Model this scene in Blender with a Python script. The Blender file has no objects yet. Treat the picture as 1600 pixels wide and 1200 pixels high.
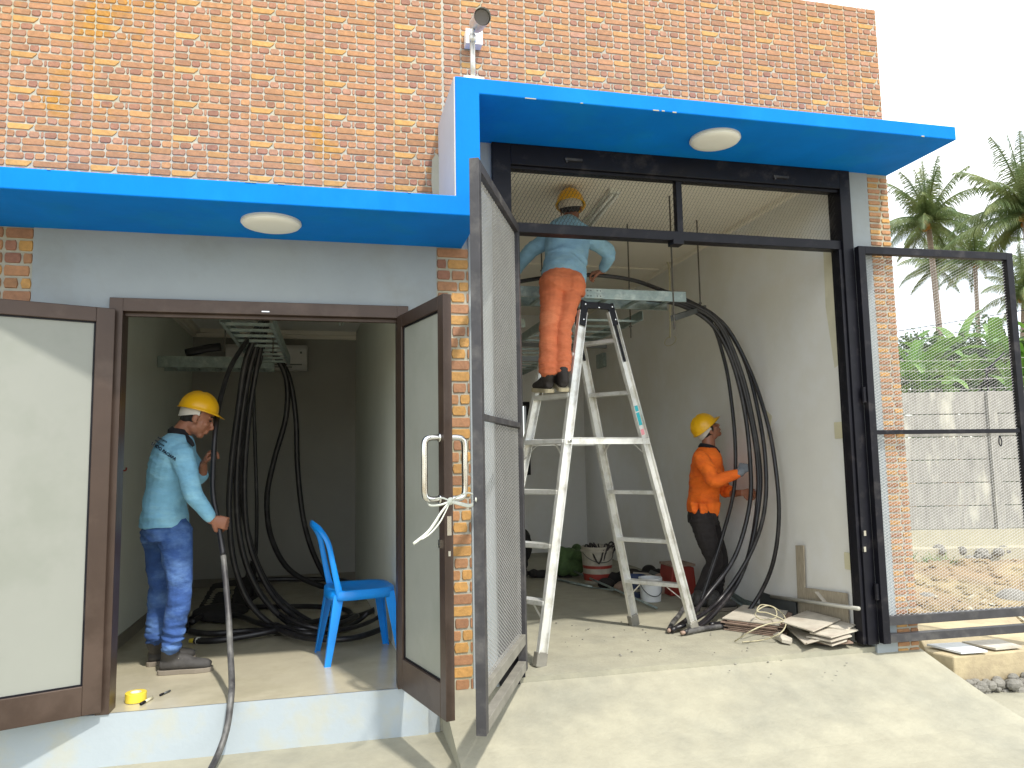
import bpy, math, random
import numpy as np
from mathutils import Vector, Matrix
R = math.radians
random.seed(7)
scene = bpy.context.scene
COL = scene.collection
V = Vector

# ------------------------------------------------------------------ camera
CAM_D, YAW, PITCH, ROLL, F = 4.2667, .2352, .1001, -.0177, 1180.0
cy, sy, cp, sp = math.cos(YAW), math.sin(YAW), math.cos(PITCH), math.sin(PITCH)
FW = V((sy*cp, cy*cp, sp)); R0 = V((cy, -sy, 0)); U0 = R0.cross(FW)
c_, s_ = math.cos(ROLL), math.sin(ROLL)
RT = R0*c_ + U0*s_; UP = U0*c_ - R0*s_
EYE = V((0, -CAM_D, 1.22))
cam_data = bpy.data.cameras.new('camera'); cam = bpy.data.objects.new('camera', cam_data); COL.objects.link(cam)
cam_data.sensor_width = 36; cam_data.lens = 36*F/1600; cam_data.clip_start = .05; cam_data.clip_end = 2000
cam.matrix_world = Matrix(((RT.x, UP.x, -FW.x, EYE.x), (RT.y, UP.y, -FW.y, EYE.y), (RT.z, UP.z, -FW.z, EYE.z), (0, 0, 0, 1)))
scene.camera = cam
def ray(px, py): return FW + RT*((px-800)/F) - UP*((py-600)/F)
def aty(px, py, Y): v = ray(px, py); return EYE + v*((Y-EYE.y)/v.y)
def atz(px, py, Z=0): v = ray(px, py); return EYE + v*((Z-EYE.z)/v.z)
def atx(px, py, X): v = ray(px, py); return EYE + v*((X-EYE.x)/v.x)
def atd(px, py, d): return EYE + ray(px, py)*d

# ------------------------------------------------------------------ light
scene.render.engine = 'CYCLES'
scene.view_settings.view_transform = 'Standard'; scene.view_settings.look = 'None'
scene.view_settings.exposure = 0.95; scene.view_settings.gamma = 1
SUN = V((.25, -.645, 1)).normalized()
elev = math.asin(SUN.z)
sl = bpy.data.lights.new('sun', 'SUN'); so = bpy.data.objects.new('sun', sl); COL.objects.link(so)
sl.energy = 2.3; sl.angle = R(2.0); sl.color = (1, .95, .87)
so.rotation_euler = (-SUN).to_track_quat('-Z', 'Y').to_euler(); so.location = (3, -8, 12)
world = bpy.data.worlds.new('World'); scene.world = world; world.use_nodes = True
wn = world.node_tree; wn.nodes.clear()
wo = wn.nodes.new('ShaderNodeOutputWorld'); bg = wn.nodes.new('ShaderNodeBackground'); bg.inputs[1].default_value = .15
sky = wn.nodes.new('ShaderNodeTexSky'); sky.sky_type = 'NISHITA'; sky.sun_disc = False
sky.sun_elevation = elev; sky.sun_rotation = math.atan2(SUN.x, SUN.y); sky.dust_density = .4
tc = wn.nodes.new('ShaderNodeTexCoord'); mp = wn.nodes.new('ShaderNodeMapping'); mp.inputs['Scale'].default_value = (1.6, 1.6, 4)
nz = wn.nodes.new('ShaderNodeTexNoise'); nz.inputs['Scale'].default_value = 2.2; nz.inputs['Detail'].default_value = 6
rp = wn.nodes.new('ShaderNodeValToRGB'); rp.color_ramp.elements[0].position = .22; rp.color_ramp.elements[1].position = .50
mx = wn.nodes.new('ShaderNodeMix'); mx.data_type = 'RGBA'
wn.links.new(tc.outputs['Generated'], mp.inputs[0]); wn.links.new(mp.outputs[0], nz.inputs['Vector'])
wn.links.new(nz.outputs[0], rp.inputs[0])
sx = wn.nodes.new('ShaderNodeSeparateXYZ'); wn.links.new(tc.outputs['Generated'], sx.inputs[0])
mr_ = wn.nodes.new('ShaderNodeMapRange'); mr_.inputs[1].default_value = .02; mr_.inputs[2].default_value = .30; mr_.inputs[3].default_value = .35; mr_.inputs[4].default_value = 1.0
wn.links.new(sx.outputs[2], mr_.inputs[0]); mm_ = wn.nodes.new('ShaderNodeMath'); mm_.operation = 'MULTIPLY'
wn.links.new(rp.outputs[0], mm_.inputs[0]); wn.links.new(mr_.outputs[0], mm_.inputs[1]); wn.links.new(mm_.outputs[0], mx.inputs[0])
wn.links.new(sky.outputs[0], mx.inputs[6]); mx.inputs[7].default_value = (7.6, 7.8, 8.0, 1)
wn.links.new(mx.outputs[2], bg.inputs[0]); wn.links.new(bg.outputs[0], wo.inputs[0])

# ------------------------------------------------------------------ materials
def lin(r, g, b):
    f = lambda c: (c/255/12.92) if c/255 <= .04045 else ((c/255+.055)/1.055)**2.4
    return (f(r), f(g), f(b), 1)
def mat(name, col, rough=.6, metal=0, var=.12, vscale=6, bump=0, bscale=40, col2=None, c2=(.5, .62), c2scale=3, attr=None, stretch=(1, 1, 1), spec=None, sub=0, trans=0):
    m = bpy.data.materials.new(name); m.use_nodes = True; nt = m.node_tree; N = nt.nodes; L = nt.links
    b = N['Principled BSDF']; b.inputs['Roughness'].default_value = rough; b.inputs['Metallic'].default_value = metal
    if spec is not None: b.inputs['Specular IOR Level'].default_value = spec
    g = N.new('ShaderNodeNewGeometry'); mpn = N.new('ShaderNodeMapping'); mpn.inputs['Scale'].default_value = stretch
    L.new(g.outputs['Position'], mpn.inputs[0])
    n1 = N.new('ShaderNodeTexNoise'); n1.inputs['Scale'].default_value = vscale; n1.inputs['Detail'].default_value = 6; n1.inputs['Roughness'].default_value = .6
    L.new(mpn.outputs[0], n1.inputs['Vector'])
    if attr:
        a = N.new('ShaderNodeAttribute'); a.attribute_name = attr; src = a.outputs['Color']
    else:
        rgb = N.new('ShaderNodeRGB'); rgb.outputs[0].default_value = col; src = rgb.outputs[0]
    if col2:
        n2 = N.new('ShaderNodeTexNoise'); n2.inputs['Scale'].default_value = c2scale; n2.inputs['Detail'].default_value = 5; n2.inputs['Roughness'].default_value = .65
        L.new(mpn.outputs[0], n2.inputs['Vector'])
        r2 = N.new('ShaderNodeValToRGB'); r2.color_ramp.elements[0].position = c2[0]; r2.color_ramp.elements[1].position = c2[1]
        L.new(n2.outputs[0], r2.inputs[0]); m2 = N.new('ShaderNodeMix'); m2.data_type = 'RGBA'
        L.new(r2.outputs[0], m2.inputs[0]); L.new(src, m2.inputs[6]); m2.inputs[7].default_value = col2; src = m2.outputs[2]
    mr = N.new('ShaderNodeMapRange'); mr.inputs[1].default_value = .25; mr.inputs[2].default_value = .75
    mr.inputs[3].default_value = 1-var; mr.inputs[4].default_value = 1+var
    L.new(n1.outputs[0], mr.inputs[0])
    hs = N.new('ShaderNodeHueSaturation'); L.new(mr.outputs[0], hs.inputs['Value']); L.new(src, hs.inputs['Color'])
    L.new(hs.outputs[0], b.inputs['Base Color'])
    if bump:
        n3 = N.new('ShaderNodeTexNoise'); n3.inputs['Scale'].default_value = bscale; n3.inputs['Detail'].default_value = 5
        L.new(mpn.outputs[0], n3.inputs['Vector'])
        bp = N.new('ShaderNodeBump'); bp.inputs['Strength'].default_value = 1; bp.inputs['Distance'].default_value = bump
        L.new(n3.outputs[0], bp.inputs['Height']); L.new(bp.outputs[0], b.inputs['Normal'])
    if sub: b.inputs['Subsurface Weight'].default_value = sub; b.inputs['Subsurface Radius'].default_value = (.02, .008, .004)
    if trans:
        tr = N.new('ShaderNodeBsdfTranslucent'); L.new(hs.outputs[0], tr.inputs[0]); ms = N.new('ShaderNodeMixShader'); ms.inputs[0].default_value = trans
        L.new(b.outputs[0], ms.inputs[1]); L.new(tr.outputs[0], ms.inputs[2]); L.new(ms.outputs[0], N['Material Output'].inputs[0])
    m['hs'] = 1
    return m
M = {}
M['riser'] = mat('sunlit riser plaster', (.36, .41, .44, 1), .75, var=.06, vscale=3, bump=.0015, bscale=25, col2=(.38, .40, .37, 1), c2scale=3)  # same finish as the facade plaster, with a paler sunlit tone in its colour
M['plaster'] = mat('shade toned plaster', (.31, .345, .365, 1), .75, var=.05, vscale=3, bump=.0015, bscale=25, col2=(.285, .31, .31, 1), c2scale=1.3)  # canopy shade put into the base colour, so darker than the riser
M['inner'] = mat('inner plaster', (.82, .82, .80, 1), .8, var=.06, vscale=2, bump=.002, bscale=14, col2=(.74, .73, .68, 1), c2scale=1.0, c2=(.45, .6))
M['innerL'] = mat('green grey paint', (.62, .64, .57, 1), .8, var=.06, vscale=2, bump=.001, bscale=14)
M['innerB'] = mat('dimmed back wall', (.34, .33, .30, 1), .85, var=.08, vscale=2)  # base colour darkened to stand for light falling off toward the back
M['ceil'] = mat('ceiling', (.84, .79, .69, 1), .85, var=.03, vscale=2)
M['blue'] = mat('blue paint', (.002, .185, .66, 1), .7, var=.12, vscale=3, bump=.002, bscale=18, col2=(.004, .20, .62, 1), c2scale=2.5, stretch=(1, 1, .5), spec=.1)
M['white'] = mat('white plastic', (.78, .78, .72, 1), .35, var=.02)
M['lamp'] = mat('lamp diffuser', (.86, .86, .82, 1), .4, var=.02)
M['concrete'] = mat('screed concrete', (.37, .35, .265, 1), .8, var=.14, vscale=3.5, bump=.004, bscale=60, col2=(.31, .295, .22, 1), c2scale=1.1, c2=(.42, .62))
M['ramp'] = mat('ramp concrete', (.33, .313, .235, 1), .85, var=.12, vscale=7, bump=.003, bscale=45, col2=(.245, .24, .19, 1), c2scale=1.2, c2=(.45, .72))
M['tilefloor'] = mat('cream floor', (.46, .42, .31, 1), .22, var=.10, vscale=5, bump=.0006, bscale=8, col2=(.41, .375, .27, 1), c2scale=2)
M['skirt'] = mat('skirting', (.20, .18, .14, 1), .6, var=.1)
M['black'] = mat('black painted steel', (.006, .006, .010, 1), .45, var=.3, vscale=12, bump=.0006, bscale=30, col2=(.05, .045, .045, 1), c2scale=7, c2=(.55, .8), spec=.25)
M['blackdust'] = mat('dusty black steel', (.035, .034, .038, 1), .5, var=.3, vscale=10, col2=(.10, .095, .09, 1), c2scale=6, c2=(.5, .75), bump=.0006, bscale=30)
M['dusty'] = mat('cement splashed steel', (.20, .19, .16, 1), .7, var=.25, vscale=10)
M['mesh'] = mat('expanded metal', (.46, .46, .45, 1), .5, metal=.0, var=.1)
M['meshdark'] = mat('painted expanded metal', (.04, .04, .045, 1), .5, var=.2)
M['bronze'] = mat('bronze aluminium', (.062, .040, .030, 1), .38, metal=.35, var=.15, vscale=5, col2=(.085, .058, .045, 1), c2scale=2.2, bump=.0003, bscale=50)
M['glass'] = mat('frosted pane', (.44, .455, .41, 1), .28, var=.04, vscale=2, col2=(.40, .42, .37, 1), c2scale=1.2, trans=.4)
M['steel'] = mat('polished steel', (.70, .70, .68, 1), .16, metal=1, var=.05)
M['alu'] = mat('ladder aluminium', (.70, .70, .67, 1), .36, metal=.55, var=.12, vscale=14, col2=(.56, .55, .50, 1), c2scale=9, bump=.0003)
M['galv'] = mat('galvanised steel', (.30, .37, .36, 1), .42, metal=.6, var=.22, vscale=24, col2=(.42, .48, .45, 1), c2scale=14)
M['darkgalv'] = mat('dark strut steel', (.12, .13, .13, 1), .5, metal=.5, var=.2)
M['rod'] = mat('threaded rod', (.10, .09, .075, 1), .5, metal=.5)
M['cable'] = mat('cable sheath', (.012, .011, .013, 1), .36, var=.3, vscale=20, col2=(.040, .037, .038, 1), c2scale=5, c2=(.5, .75))
M['cabledust'] = mat('dusty cable sheath', (.035, .033, .035, 1), .5, var=.3, vscale=20, col2=(.15, .148, .138, 1), c2scale=7, c2=(.46, .66), stretch=(1, 1, .35))
M['chair'] = mat('blue chair plastic', (.004, .25, .78, 1), .34, var=.06, vscale=9, col2=(.02, .31, .80, 1), c2scale=12, c2=(.55, .8))
M['mortar'] = mat('mortar', (.40, .385, .32, 1), .9, var=.18, vscale=14, bump=.002, bscale=80, col2=(.40, .38, .27, 1), c2scale=2)
M['brick'] = mat('brick face', (.5, .2, .1, 1), .75, attr='Col', var=.22, vscale=38, bump=.002, bscale=90, col2=(.40, .19, .028, 1), c2=(.575, .65), c2scale=1.15)
M['brick2'] = mat('brick pillar face', (.5, .2, .1, 1), .7, attr='Col', var=.22, vscale=38, bump=.002, bscale=90)
M['skin'] = mat('skin', (.30, .125, .072, 1), .5, var=.10, vscale=25, sub=.1)
M['hair'] = mat('black hair', (.010, .009, .008, 1), .6)
M['hat'] = mat('yellow helmet', (.80, .43, .006, 1), .32, var=.05)
M['hatband'] = mat('helmet headband', (.55, .52, .46, 1), .6)
def cloth(n, c, c2, **k): return mat(n, c, .85, var=.16, vscale=9, bump=.012, bscale=11, col2=c2, c2scale=5, stretch=(1, 1, 2.2), **k)
M['shirtblue'] = cloth('light blue shirt', (.21, .47, .66, 1), (.26, .53, .69, 1))
M['shirtblue2'] = cloth('faded blue shirt', (.22, .40, .56, 1), (.25, .43, .55, 1))
M['shirtorange'] = cloth('orange shirt', (.88, .17, .012, 1), (.80, .14, .012, 1))
M['jeans'] = mat('blue jeans', (.035, .09, .28, 1), .9, var=.25, vscale=9, bump=.010, bscale=16, col2=(.10, .20, .44, 1), c2scale=6, c2=(.45, .68), stretch=(1, 1, 1.8))
M['trorange'] = mat('orange work trousers', (.60, .165, .07, 1), .9, var=.16, vscale=8, bump=.012, bscale=14, col2=(.70, .22, .10, 1), c2scale=3, stretch=(1, 1, 2.4))
M['trblack'] = mat('black trousers', (.022, .018, .018, 1), .9, var=.3, vscale=9, bump=.010, bscale=16, stretch=(1, 1, 2))
M['collar'] = mat('black collar', (.01, .01, .014, 1), .9)
M['boot'] = mat('grey boot', (.055, .052, .050, 1), .75, var=.3, vscale=25, bump=.001)
M['bootblk'] = mat('black boot', (.025, .02, .018, 1), .7, var=.3, vscale=25)
M['sole'] = mat('boot sole', (.22, .19, .15, 1), .85, var=.2)
M['solepale'] = mat('pale boot sole', (.48, .42, .28, 1), .85, var=.2)
M['glove'] = mat('grey glove', (.22, .24, .27, 1), .9, var=.1)
M['lace'] = mat('lace', (.5, .48, .42, 1), .8)
M['print'] = mat('shirt print', (.008, .02, .05, 1), .8)
M['red'] = mat('red plastic', (.26, .03, .02, 1), .45, var=.15)
M['yellow'] = mat('yellow tape', (.80, .62, .06, 1), .35)
M['cream'] = mat('cream plastic', (.62, .58, .40, 1), .5)
M['twine'] = mat('white twine', (.62, .64, .56, 1), .7)
M['putty'] = mat('wall putty', (.66, .63, .48, 1), .9, var=.1, vscale=9)
M['pipe'] = mat('dusty conduit', (.38, .37, .32, 1), .6)
M['rope'] = mat('cream rope', (.42, .38, .25, 1), .8)
M['scrap'] = mat('ceiling panel offcut', (.50, .46, .38, 1), .7, var=.15, vscale=10, col2=(.42, .37, .30, 1))
M['scrapedge'] = mat('brown board', (.30, .21, .16, 1), .8, var=.3, vscale=20)
M['wood'] = mat('grey wood panel', (.36, .31, .23, 1), .7, var=.3, vscale=14, stretch=(10, 10, 1), bump=.001)
M['greenbag'] = mat('green sack', (.06, .11, .035, 1), .8, var=.4, vscale=16, bump=.02, bscale=12)
M['darkstuff'] = mat('dark cloth', (.015, .013, .012, 1), .9, var=.3, bump=.02, bscale=9)
M['bucketwhite'] = mat('used paint bucket', (.38, .35, .28, 1), .5, var=.2, vscale=15)
M['bucketclean'] = mat('white bucket', (.66, .68, .68, 1), .4, var=.06)
M['navy'] = mat('navy tin', (.03, .05, .12, 1), .5, var=.3)
M['dirt'] = mat('dry soil', (.25, .195, .10, 1), .95, var=.3, vscale=3, bump=.03, bscale=9, col2=(.21, .145, .075, 1), c2scale=1.3, c2=(.42, .6))
M['stone'] = mat('field stone', (.20, .19, .165, 1), .9, var=.3, vscale=7, bump=.01)
M['fence'] = mat('precast panel', (.27, .265, .24, 1), .9, var=.25, vscale=6, bump=.006, bscale=20, col2=(.42, .41, .35, 1), c2scale=2.2, c2=(.52, .66), stretch=(1.6, 1.6, .45))
M['plinth'] = mat('rendered plinth', (.38, .355, .26, 1), .9, var=.1)
M['palmtrunk'] = mat('palm trunk', (.25, .20, .16, 1), .9, var=.3, vscale=3, stretch=(1, 1, 8))
M['frond'] = mat('palm frond', (.095, .15, .05, 1), .55, var=.35, vscale=1.2, col2=(.22, .25, .09, 1), c2scale=.8, c2=(.4, .7), trans=.3)
M['banana'] = mat('banana leaf', (.10, .22, .03, 1), .45, var=.35, vscale=2.5, col2=(.20, .31, .07, 1), c2scale=1.3, c2=(.45, .7), trans=.35)
M['bush'] = mat('dense shrub leaf', (.055, .10, .03, 1), .6, var=.4, vscale=3, trans=.25)
M['coconut'] = mat('coconut', (.35, .16, .03, 1), .6)
M['wire'] = mat('galvanised wire', (.55, .55, .52, 1), .5)
M['lens'] = mat('lens glass', (.10, .10, .11, 1), .12, spec=.9)
M['ac'] = mat('air conditioner shell', (.60, .58, .55, 1), .4)
M['label_teal'] = mat('teal sticker', (.02, .35, .40, 1), .4)
M['label_pink'] = mat('pink sticker', (.65, .25, .28, 1), .4)
M['window_light'] = mat('window pane', (.6, .6, .55, 1), .2)

# ------------------------------------------------------------------ mesh helpers
ORG = {}
class MB:
    def __init__(s): s.v = []; s.f = []; s.c = []; s.col = None
    def add(s, vs, fs):
        o = len(s.v); s.v += [tuple(v) for v in vs]; s.f += [tuple(i+o for i in f) for f in fs]; s.c += [s.col]*len(fs); return s
    def box(s, x0, x1, y0, y1, z0, z1):
        return s.add([(x, y, z) for z in (z0, z1) for (x, y) in ((x0, y0), (x1, y0), (x1, y1), (x0, y1))], [(3, 2, 1, 0), (4, 5, 6, 7), (0, 1, 5, 4), (1, 2, 6, 5), (2, 3, 7, 6), (3, 0, 4, 7)])
    def obox(s, c, ax, ay, az, hx, hy, hz):
        c = V(c); vs = []
        for z in (-1, 1):
            for x, y in ((-1, -1), (1, -1), (1, 1), (-1, 1)): vs.append(c + ax*(x*hx) + ay*(y*hy) + az*(z*hz))
        return s.add(vs, [(3, 2, 1, 0), (4, 5, 6, 7), (0, 1, 5, 4), (1, 2, 6, 5), (2, 3, 7, 6), (3, 0, 4, 7)])
    def beam(s, a, b, w, h, up=V((0, 0, 1))):      # w across, h along up
        a, b = V(a), V(b); d = (b-a); L = d.length; d.normalize(); side = d.cross(up)
        if side.length < 1e-5: side = d.cross(V((0, 1, 0)))
        side.normalize(); u = side.cross(d)
        return s.obox((a+b)/2, d, side, u, L/2, w/2, h/2)
    def prism(s, pts, off):                         # polygon extruded by vector
        n = len(pts); off = V(off); vs = [V(p) for p in pts] + [V(p)+off for p in pts]
        return s.add(vs, [tuple(range(n))[::-1], tuple(range(n, 2*n))] + [(i, (i+1) % n, n+(i+1) % n, n+i) for i in range(n)])
    def tube(s, pts, r, n=8, smooth=4, cap=True):
        pts = [V(p) for p in pts]; rr = r if isinstance(r, (list, tuple)) else [r]*len(pts)
        if smooth > 1 and len(pts) > 2: pts, rr = catmull(pts, rr, smooth)
        t0 = (pts[1]-pts[0]).normalized(); nrm = t0.orthogonal().normalized(); vs = []
        for i, p in enumerate(pts):
            t = (pts[min(i+1, len(pts)-1)]-pts[max(i-1, 0)]).normalized()
            nrm = (nrm - t*nrm.dot(t)).normalized(); b = t.cross(nrm)
            for k in range(n):
                a = 2*math.pi*k/n; vs.append(p + (nrm*math.cos(a)+b*math.sin(a))*rr[i])
        m = len(pts); fs = [(i*n+k, i*n+(k+1) % n, (i+1)*n+(k+1) % n, (i+1)*n+k) for i in range(m-1) for k in range(n)]
        if cap: fs += [tuple(range(n))[::-1], tuple(range((m-1)*n, m*n))]
        return s.add(vs, fs)
    def lathe(s, c, prof, n=24, ax=V((0, 0, 1)), cap=True):     # prof: list of (r, h)
        c = V(c); ax = V(ax).normalized(); x = ax.orthogonal().normalized(); y = ax.cross(x); vs = []
        for r, h in prof:
            for k in range(n):
                a = 2*math.pi*k/n; vs.append(c+ax*h+(x*math.cos(a)+y*math.sin(a))*r)
        m = len(prof); fs = [(i*n+k, i*n+(k+1) % n, (i+1)*n+(k+1) % n, (i+1)*n+k) for i in range(m-1) for k in range(n)]
        if cap: fs += [tuple(range(n))[::-1], tuple(range((m-1)*n, m*n))]
        return s.add(vs, fs)
    def ball(s, c, r, ax=None, n=12):               # ellipsoid, r=(a,b,c) along ax=(X,Y,Z)
        c = V(c); r = r if isinstance(r, (list, tuple)) else (r, r, r); X, Y, Z = ax or (V((1, 0, 0)), V((0, 1, 0)), V((0, 0, 1)))
        vs = [c-Z*r[2]]; m = n//2+1
        for i in range(1, m):
            t = -math.pi/2+math.pi*i/m
            for k in range(n):
                a = 2*math.pi*k/n; vs.append(c+X*(r[0]*math.cos(t)*math.cos(a))+Y*(r[1]*math.cos(t)*math.sin(a))+Z*(r[2]*math.sin(t)))
        vs.append(c+Z*r[2]); fs = [(0, 1+(k+1) % n, 1+k) for k in range(n)]
        for i in range(m-2):
            for k in range(n): a = 1+i*n; fs.append((a+k, a+(k+1) % n, a+n+(k+1) % n, a+n+k))
        a = 1+(m-2)*n; e = len(vs)-1; fs += [(a+k, a+(k+1) % n, e) for k in range(n)]
        return s.add(vs, fs)
    def loft(s, pts, rad, side, n=16, sm=4):        # elliptical sections; rad=(along side, across)
        pts = [V(p) for p in pts]; A = [r[0] for r in rad]; B = [r[1] for r in rad]
        sd = [V(x) for x in side] if isinstance(side, list) else [V(side)]*len(pts)
        if sm > 1 and len(pts) > 2:
            p2, A2 = catmull(pts, A, sm); _, B2 = catmull(pts, B, sm); k = len(pts)-1
            sd2 = []
            for i in range(len(p2)):
                t = i/sm; j = min(int(t), k-1); sd2.append(sd[j].lerp(sd[j+1], t-j))
            pts, A, B, sd = p2, A2, B2, sd2
        vs = []; m = len(pts)
        for i, p in enumerate(pts):
            t = (pts[min(i+1, m-1)]-pts[max(i-1, 0)]).normalized(); x = sd[i]-t*sd[i].dot(t); x.normalize(); y = t.cross(x)
            for k in range(n):
                a = 2*math.pi*k/n; vs.append(p+x*(A[i]*math.cos(a))+y*(B[i]*math.sin(a)))
        fs = [(i*n+k, i*n+(k+1) % n, (i+1)*n+(k+1) % n, (i+1)*n+k) for i in range(m-1) for k in range(n)] + [tuple(range(n))[::-1], tuple(range((m-1)*n, m*n))]
        return s.add(vs, fs)
    def build(s, name, m, parent=None, smooth=False, bevel=0):
        o_ = ORG.get(parent.name, V((0, 0, 0))) if parent else V((0, 0, 0))
        me = bpy.data.meshes.new(name); me.from_pydata([(v[0]-o_.x, v[1]-o_.y, v[2]-o_.z) for v in s.v], [], s.f)
        if any(c is not None for c in s.c):
            at = me.color_attributes.new('Col', 'FLOAT_COLOR', 'CORNER'); arr = np.empty((len(me.loops), 4), dtype=np.float32)
            for p, c in zip(me.polygons, s.c): arr[p.loop_start:p.loop_start+p.loop_total] = c or (.5, .5, .5, 1)
            at.data.foreach_set('color', arr.ravel())
        ob = bpy.data.objects.new(name, me); COL.objects.link(ob); me.materials.append(M[m] if isinstance(m, str) else m)
        if parent: ob.parent = parent; ORG[ob.name] = o_
        if smooth: me.polygons.foreach_set('use_smooth', [True]*len(me.polygons))
        me.update()
        if bevel:
            b = ob.modifiers.new('bevel', 'BEVEL'); b.width = bevel; b.segments = 2; b.limit_method = 'ANGLE'
        return ob
def catmull(pts, rr, k):
    out = []; ro = []; n = len(pts)
    for i in range(n-1):
        p0, p1, p2, p3 = pts[max(i-1, 0)], pts[i], pts[i+1], pts[min(i+2, n-1)]
        for j in range(k):
            t = j/k; out.append((p1*2+(p2-p0)*t+(p0*2-p1*5+p2*4-p3)*t*t+(p1*3-p0-p2*3+p3)*t*t*t)*.5); ro.append(rr[i]*(1-t)+rr[i+1]*t)
    out.append(pts[-1]); ro.append(rr[-1]); return out, ro
def tag(o, label=None, cat=None, group=None, kind=None):
    if label: o['label'] = label
    if cat: o['category'] = cat
    if group: o['group'] = group
    if kind: o['kind'] = kind
    return o
def thing(name, label, cat, loc=(0, 0, 0), group=None):
    o = bpy.data.objects.new(name, None); COL.objects.link(o); o.location = loc; o.empty_display_size = .1
    ORG[o.name] = V(loc); return tag(o, label, cat, group)
def wrinkle(me, amp):                           # cloth folds: ridges running round the limbs and body
    from mathutils import noise
    no = [v.normal.copy() for v in me.vertices]
    for v, n in zip(me.vertices, no):
        c = v.co; w = noise.noise(c*4)*.9; h = noise.noise(V((c.x*6+w, c.y*6, c.z*17+w*2+c.x*5))); k = noise.noise(c*13)
        v.co = c+n*(amp*((1-abs(h)*2.6)*.55*max(0, .5+noise.noise(c*3+V((5, 1, 2)))*1.4)+k*.35))
    me.update()
def fuse(mb, name, m, parent, vox=.006, it=6, fac=.5, wr=0):       # one continuous skin over overlapping volumes
    ob = mb.build(name, m, parent, smooth=True)
    r = ob.modifiers.new('r', 'REMESH'); r.mode = 'VOXEL'; r.voxel_size = vox; r.use_smooth_shade = True
    sm = ob.modifiers.new('s', 'SMOOTH'); sm.factor = fac; sm.iterations = it
    dg = bpy.context.evaluated_depsgraph_get(); me = bpy.data.meshes.new_from_object(ob.evaluated_get(dg)); old = ob.data
    ob.modifiers.clear(); ob.data = me; bpy.data.meshes.remove(old); me.name = name
    if wr: wrinkle(me, wr)
    me.polygons.foreach_set('use_smooth', [True]*len(me.polygons)); return ob

# ------------------------------------------------------------------ structure dimensions (metres)
SOF1, TOP1, SOF2, TOP2, ROOF = 2.46, 2.562, 3.115, 3.20, 4.318
CD = -.584                                     # canopy front
XC0, XC1 = .608, .736                          # upright of the stepped canopy
XE = 3.695                                     # right end of the building
GL, GR = .92, 3.375                             # steel gate frame outer edges
DL0, DL1, DH0, DH1, DR0, DR1 = -1.13, -1.065, 2.03, 2.10, .356, .42
GZ = -.25

# ------------------------------------------------------------------ ground
def fz(x, y):                                   # terrain height
    q = V((x, y, 0))-EYE; d = q.x*FW.x+q.y*FW.y; d /= math.hypot(FW.x, FW.y)
    if x > 3.6 and d > 3:
        z = -.27
        if d < 8.6: z = -.27+(.28)*max(0, (d-6.0)/2.6)**1.3 if d > 6.0 else -.27
        elif d < 12: z = .01-.62*(d-8.6)/3.4
        else: z = -.61
        return z
    return -.27
g = MB(); xs = [-400, -60, -20, -8]+[3.75+.16*i for i in range(60)]+[14, 16, 20, 60, 400]; ys = [-400, -60, -20, -6]+[-1+.2*i for i in range(90)]+[20, 30, 100, 600]
for y in ys:
    for x in xs:
        z = fz(x, y) + (random.uniform(-.018, .018) if 3.8 < x < 13 and 0 < y < 14 else 0)
        g.v.append((x, y, z-.03 if x < 3.8 or y < .9 else z))
nx = len(xs)
for j in range(len(ys)-1):
    for i in range(nx-1): g.f.append((j*nx+i, j*nx+i+1, (j+1)*nx+i+1, (j+1)*nx+i))
g.c = [None]*len(g.f)
tag(g.build('ground', 'dirt', smooth=True), kind='structure')
ap = MB(); ap.box(-8, .61, -9, .05, -.9, GZ); ap.box(.61, XE, -9, -1.0, -.9, -.272); ap.box(XE, 12, -9, -.15, -.9, -.268)
tag(ap.build('forecourt', 'ramp'), kind='structure')
rm = MB()                                       # concrete ramp up to the gate
prof = [(.02, -.035), (-.25, -.12), (-.5, -.192), (-.75, -.25), (-1.0, -.278), (-1.1, -.285)]
for i in range(len(prof)-1):
    (y0, z0), (y1, z1) = prof[i], prof[i+1]
    rm.add([(.60, y0, z0), (XE+.01, y0, z0), (XE+.01-.0*y1, y1, z1), (.60, y1, z1), (.60, y0, -.5), (XE+.01, y0, -.5), (XE+.01, y1, -.5), (.60, y1, -.5)], [(0, 3, 2, 1), (0, 4, 7, 3), (1, 2, 6, 5)])
tag(rm.build('ramp', 'ramp'), kind='structure')

# ------------------------------------------------------------------ building
B = thing('shop_building', 'building clad in brick tiles with a bright blue stepped canopy and two open bays', 'building', (0, 0, 0))
def hexs(s): return None
TC = {'p': (.365, .19, .115), 'd': (.30, .140, .085), 'o': (.48, .260, .080), 't': (.39, .195, .09), 'r': (.34, .17, .085), 'c': (.42, .22, .08)}
ROWS = [[(0, .29, 'o', 1), (.32, .71, 't', 0), (.73, 1, 'r', 0)],
        [(0, .08, 't', 0), (.10, .23, 'd', 0), (.25, .37, 'p', 2), (.395, .42, 'p', 0), (.44, .57, 'd', 0), (.595, .71, 't', 0), (.73, .84, 'd', 2), (.87, 1, 't', 0)],
        [(0, .17, 'p', 0), (.18, .43, 't', 0), (.45, .70, 'c', 0), (.725, 1, 't', 0)],
        [(0, .16, 'r', 0), (.18, .43, 'r', 0), (.46, .71, 't', 0), (.73, 1, 'p', 0)],
        [(0, .19, 'r', 0), (.22, .325, 'd', 0), (.34, .445, 't', 0), (.465, .57, 'p', 0), (.595, .71, 't', 0), (.735, .85, 'p', 0), (.87, 1, 't', 0)]]
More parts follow.
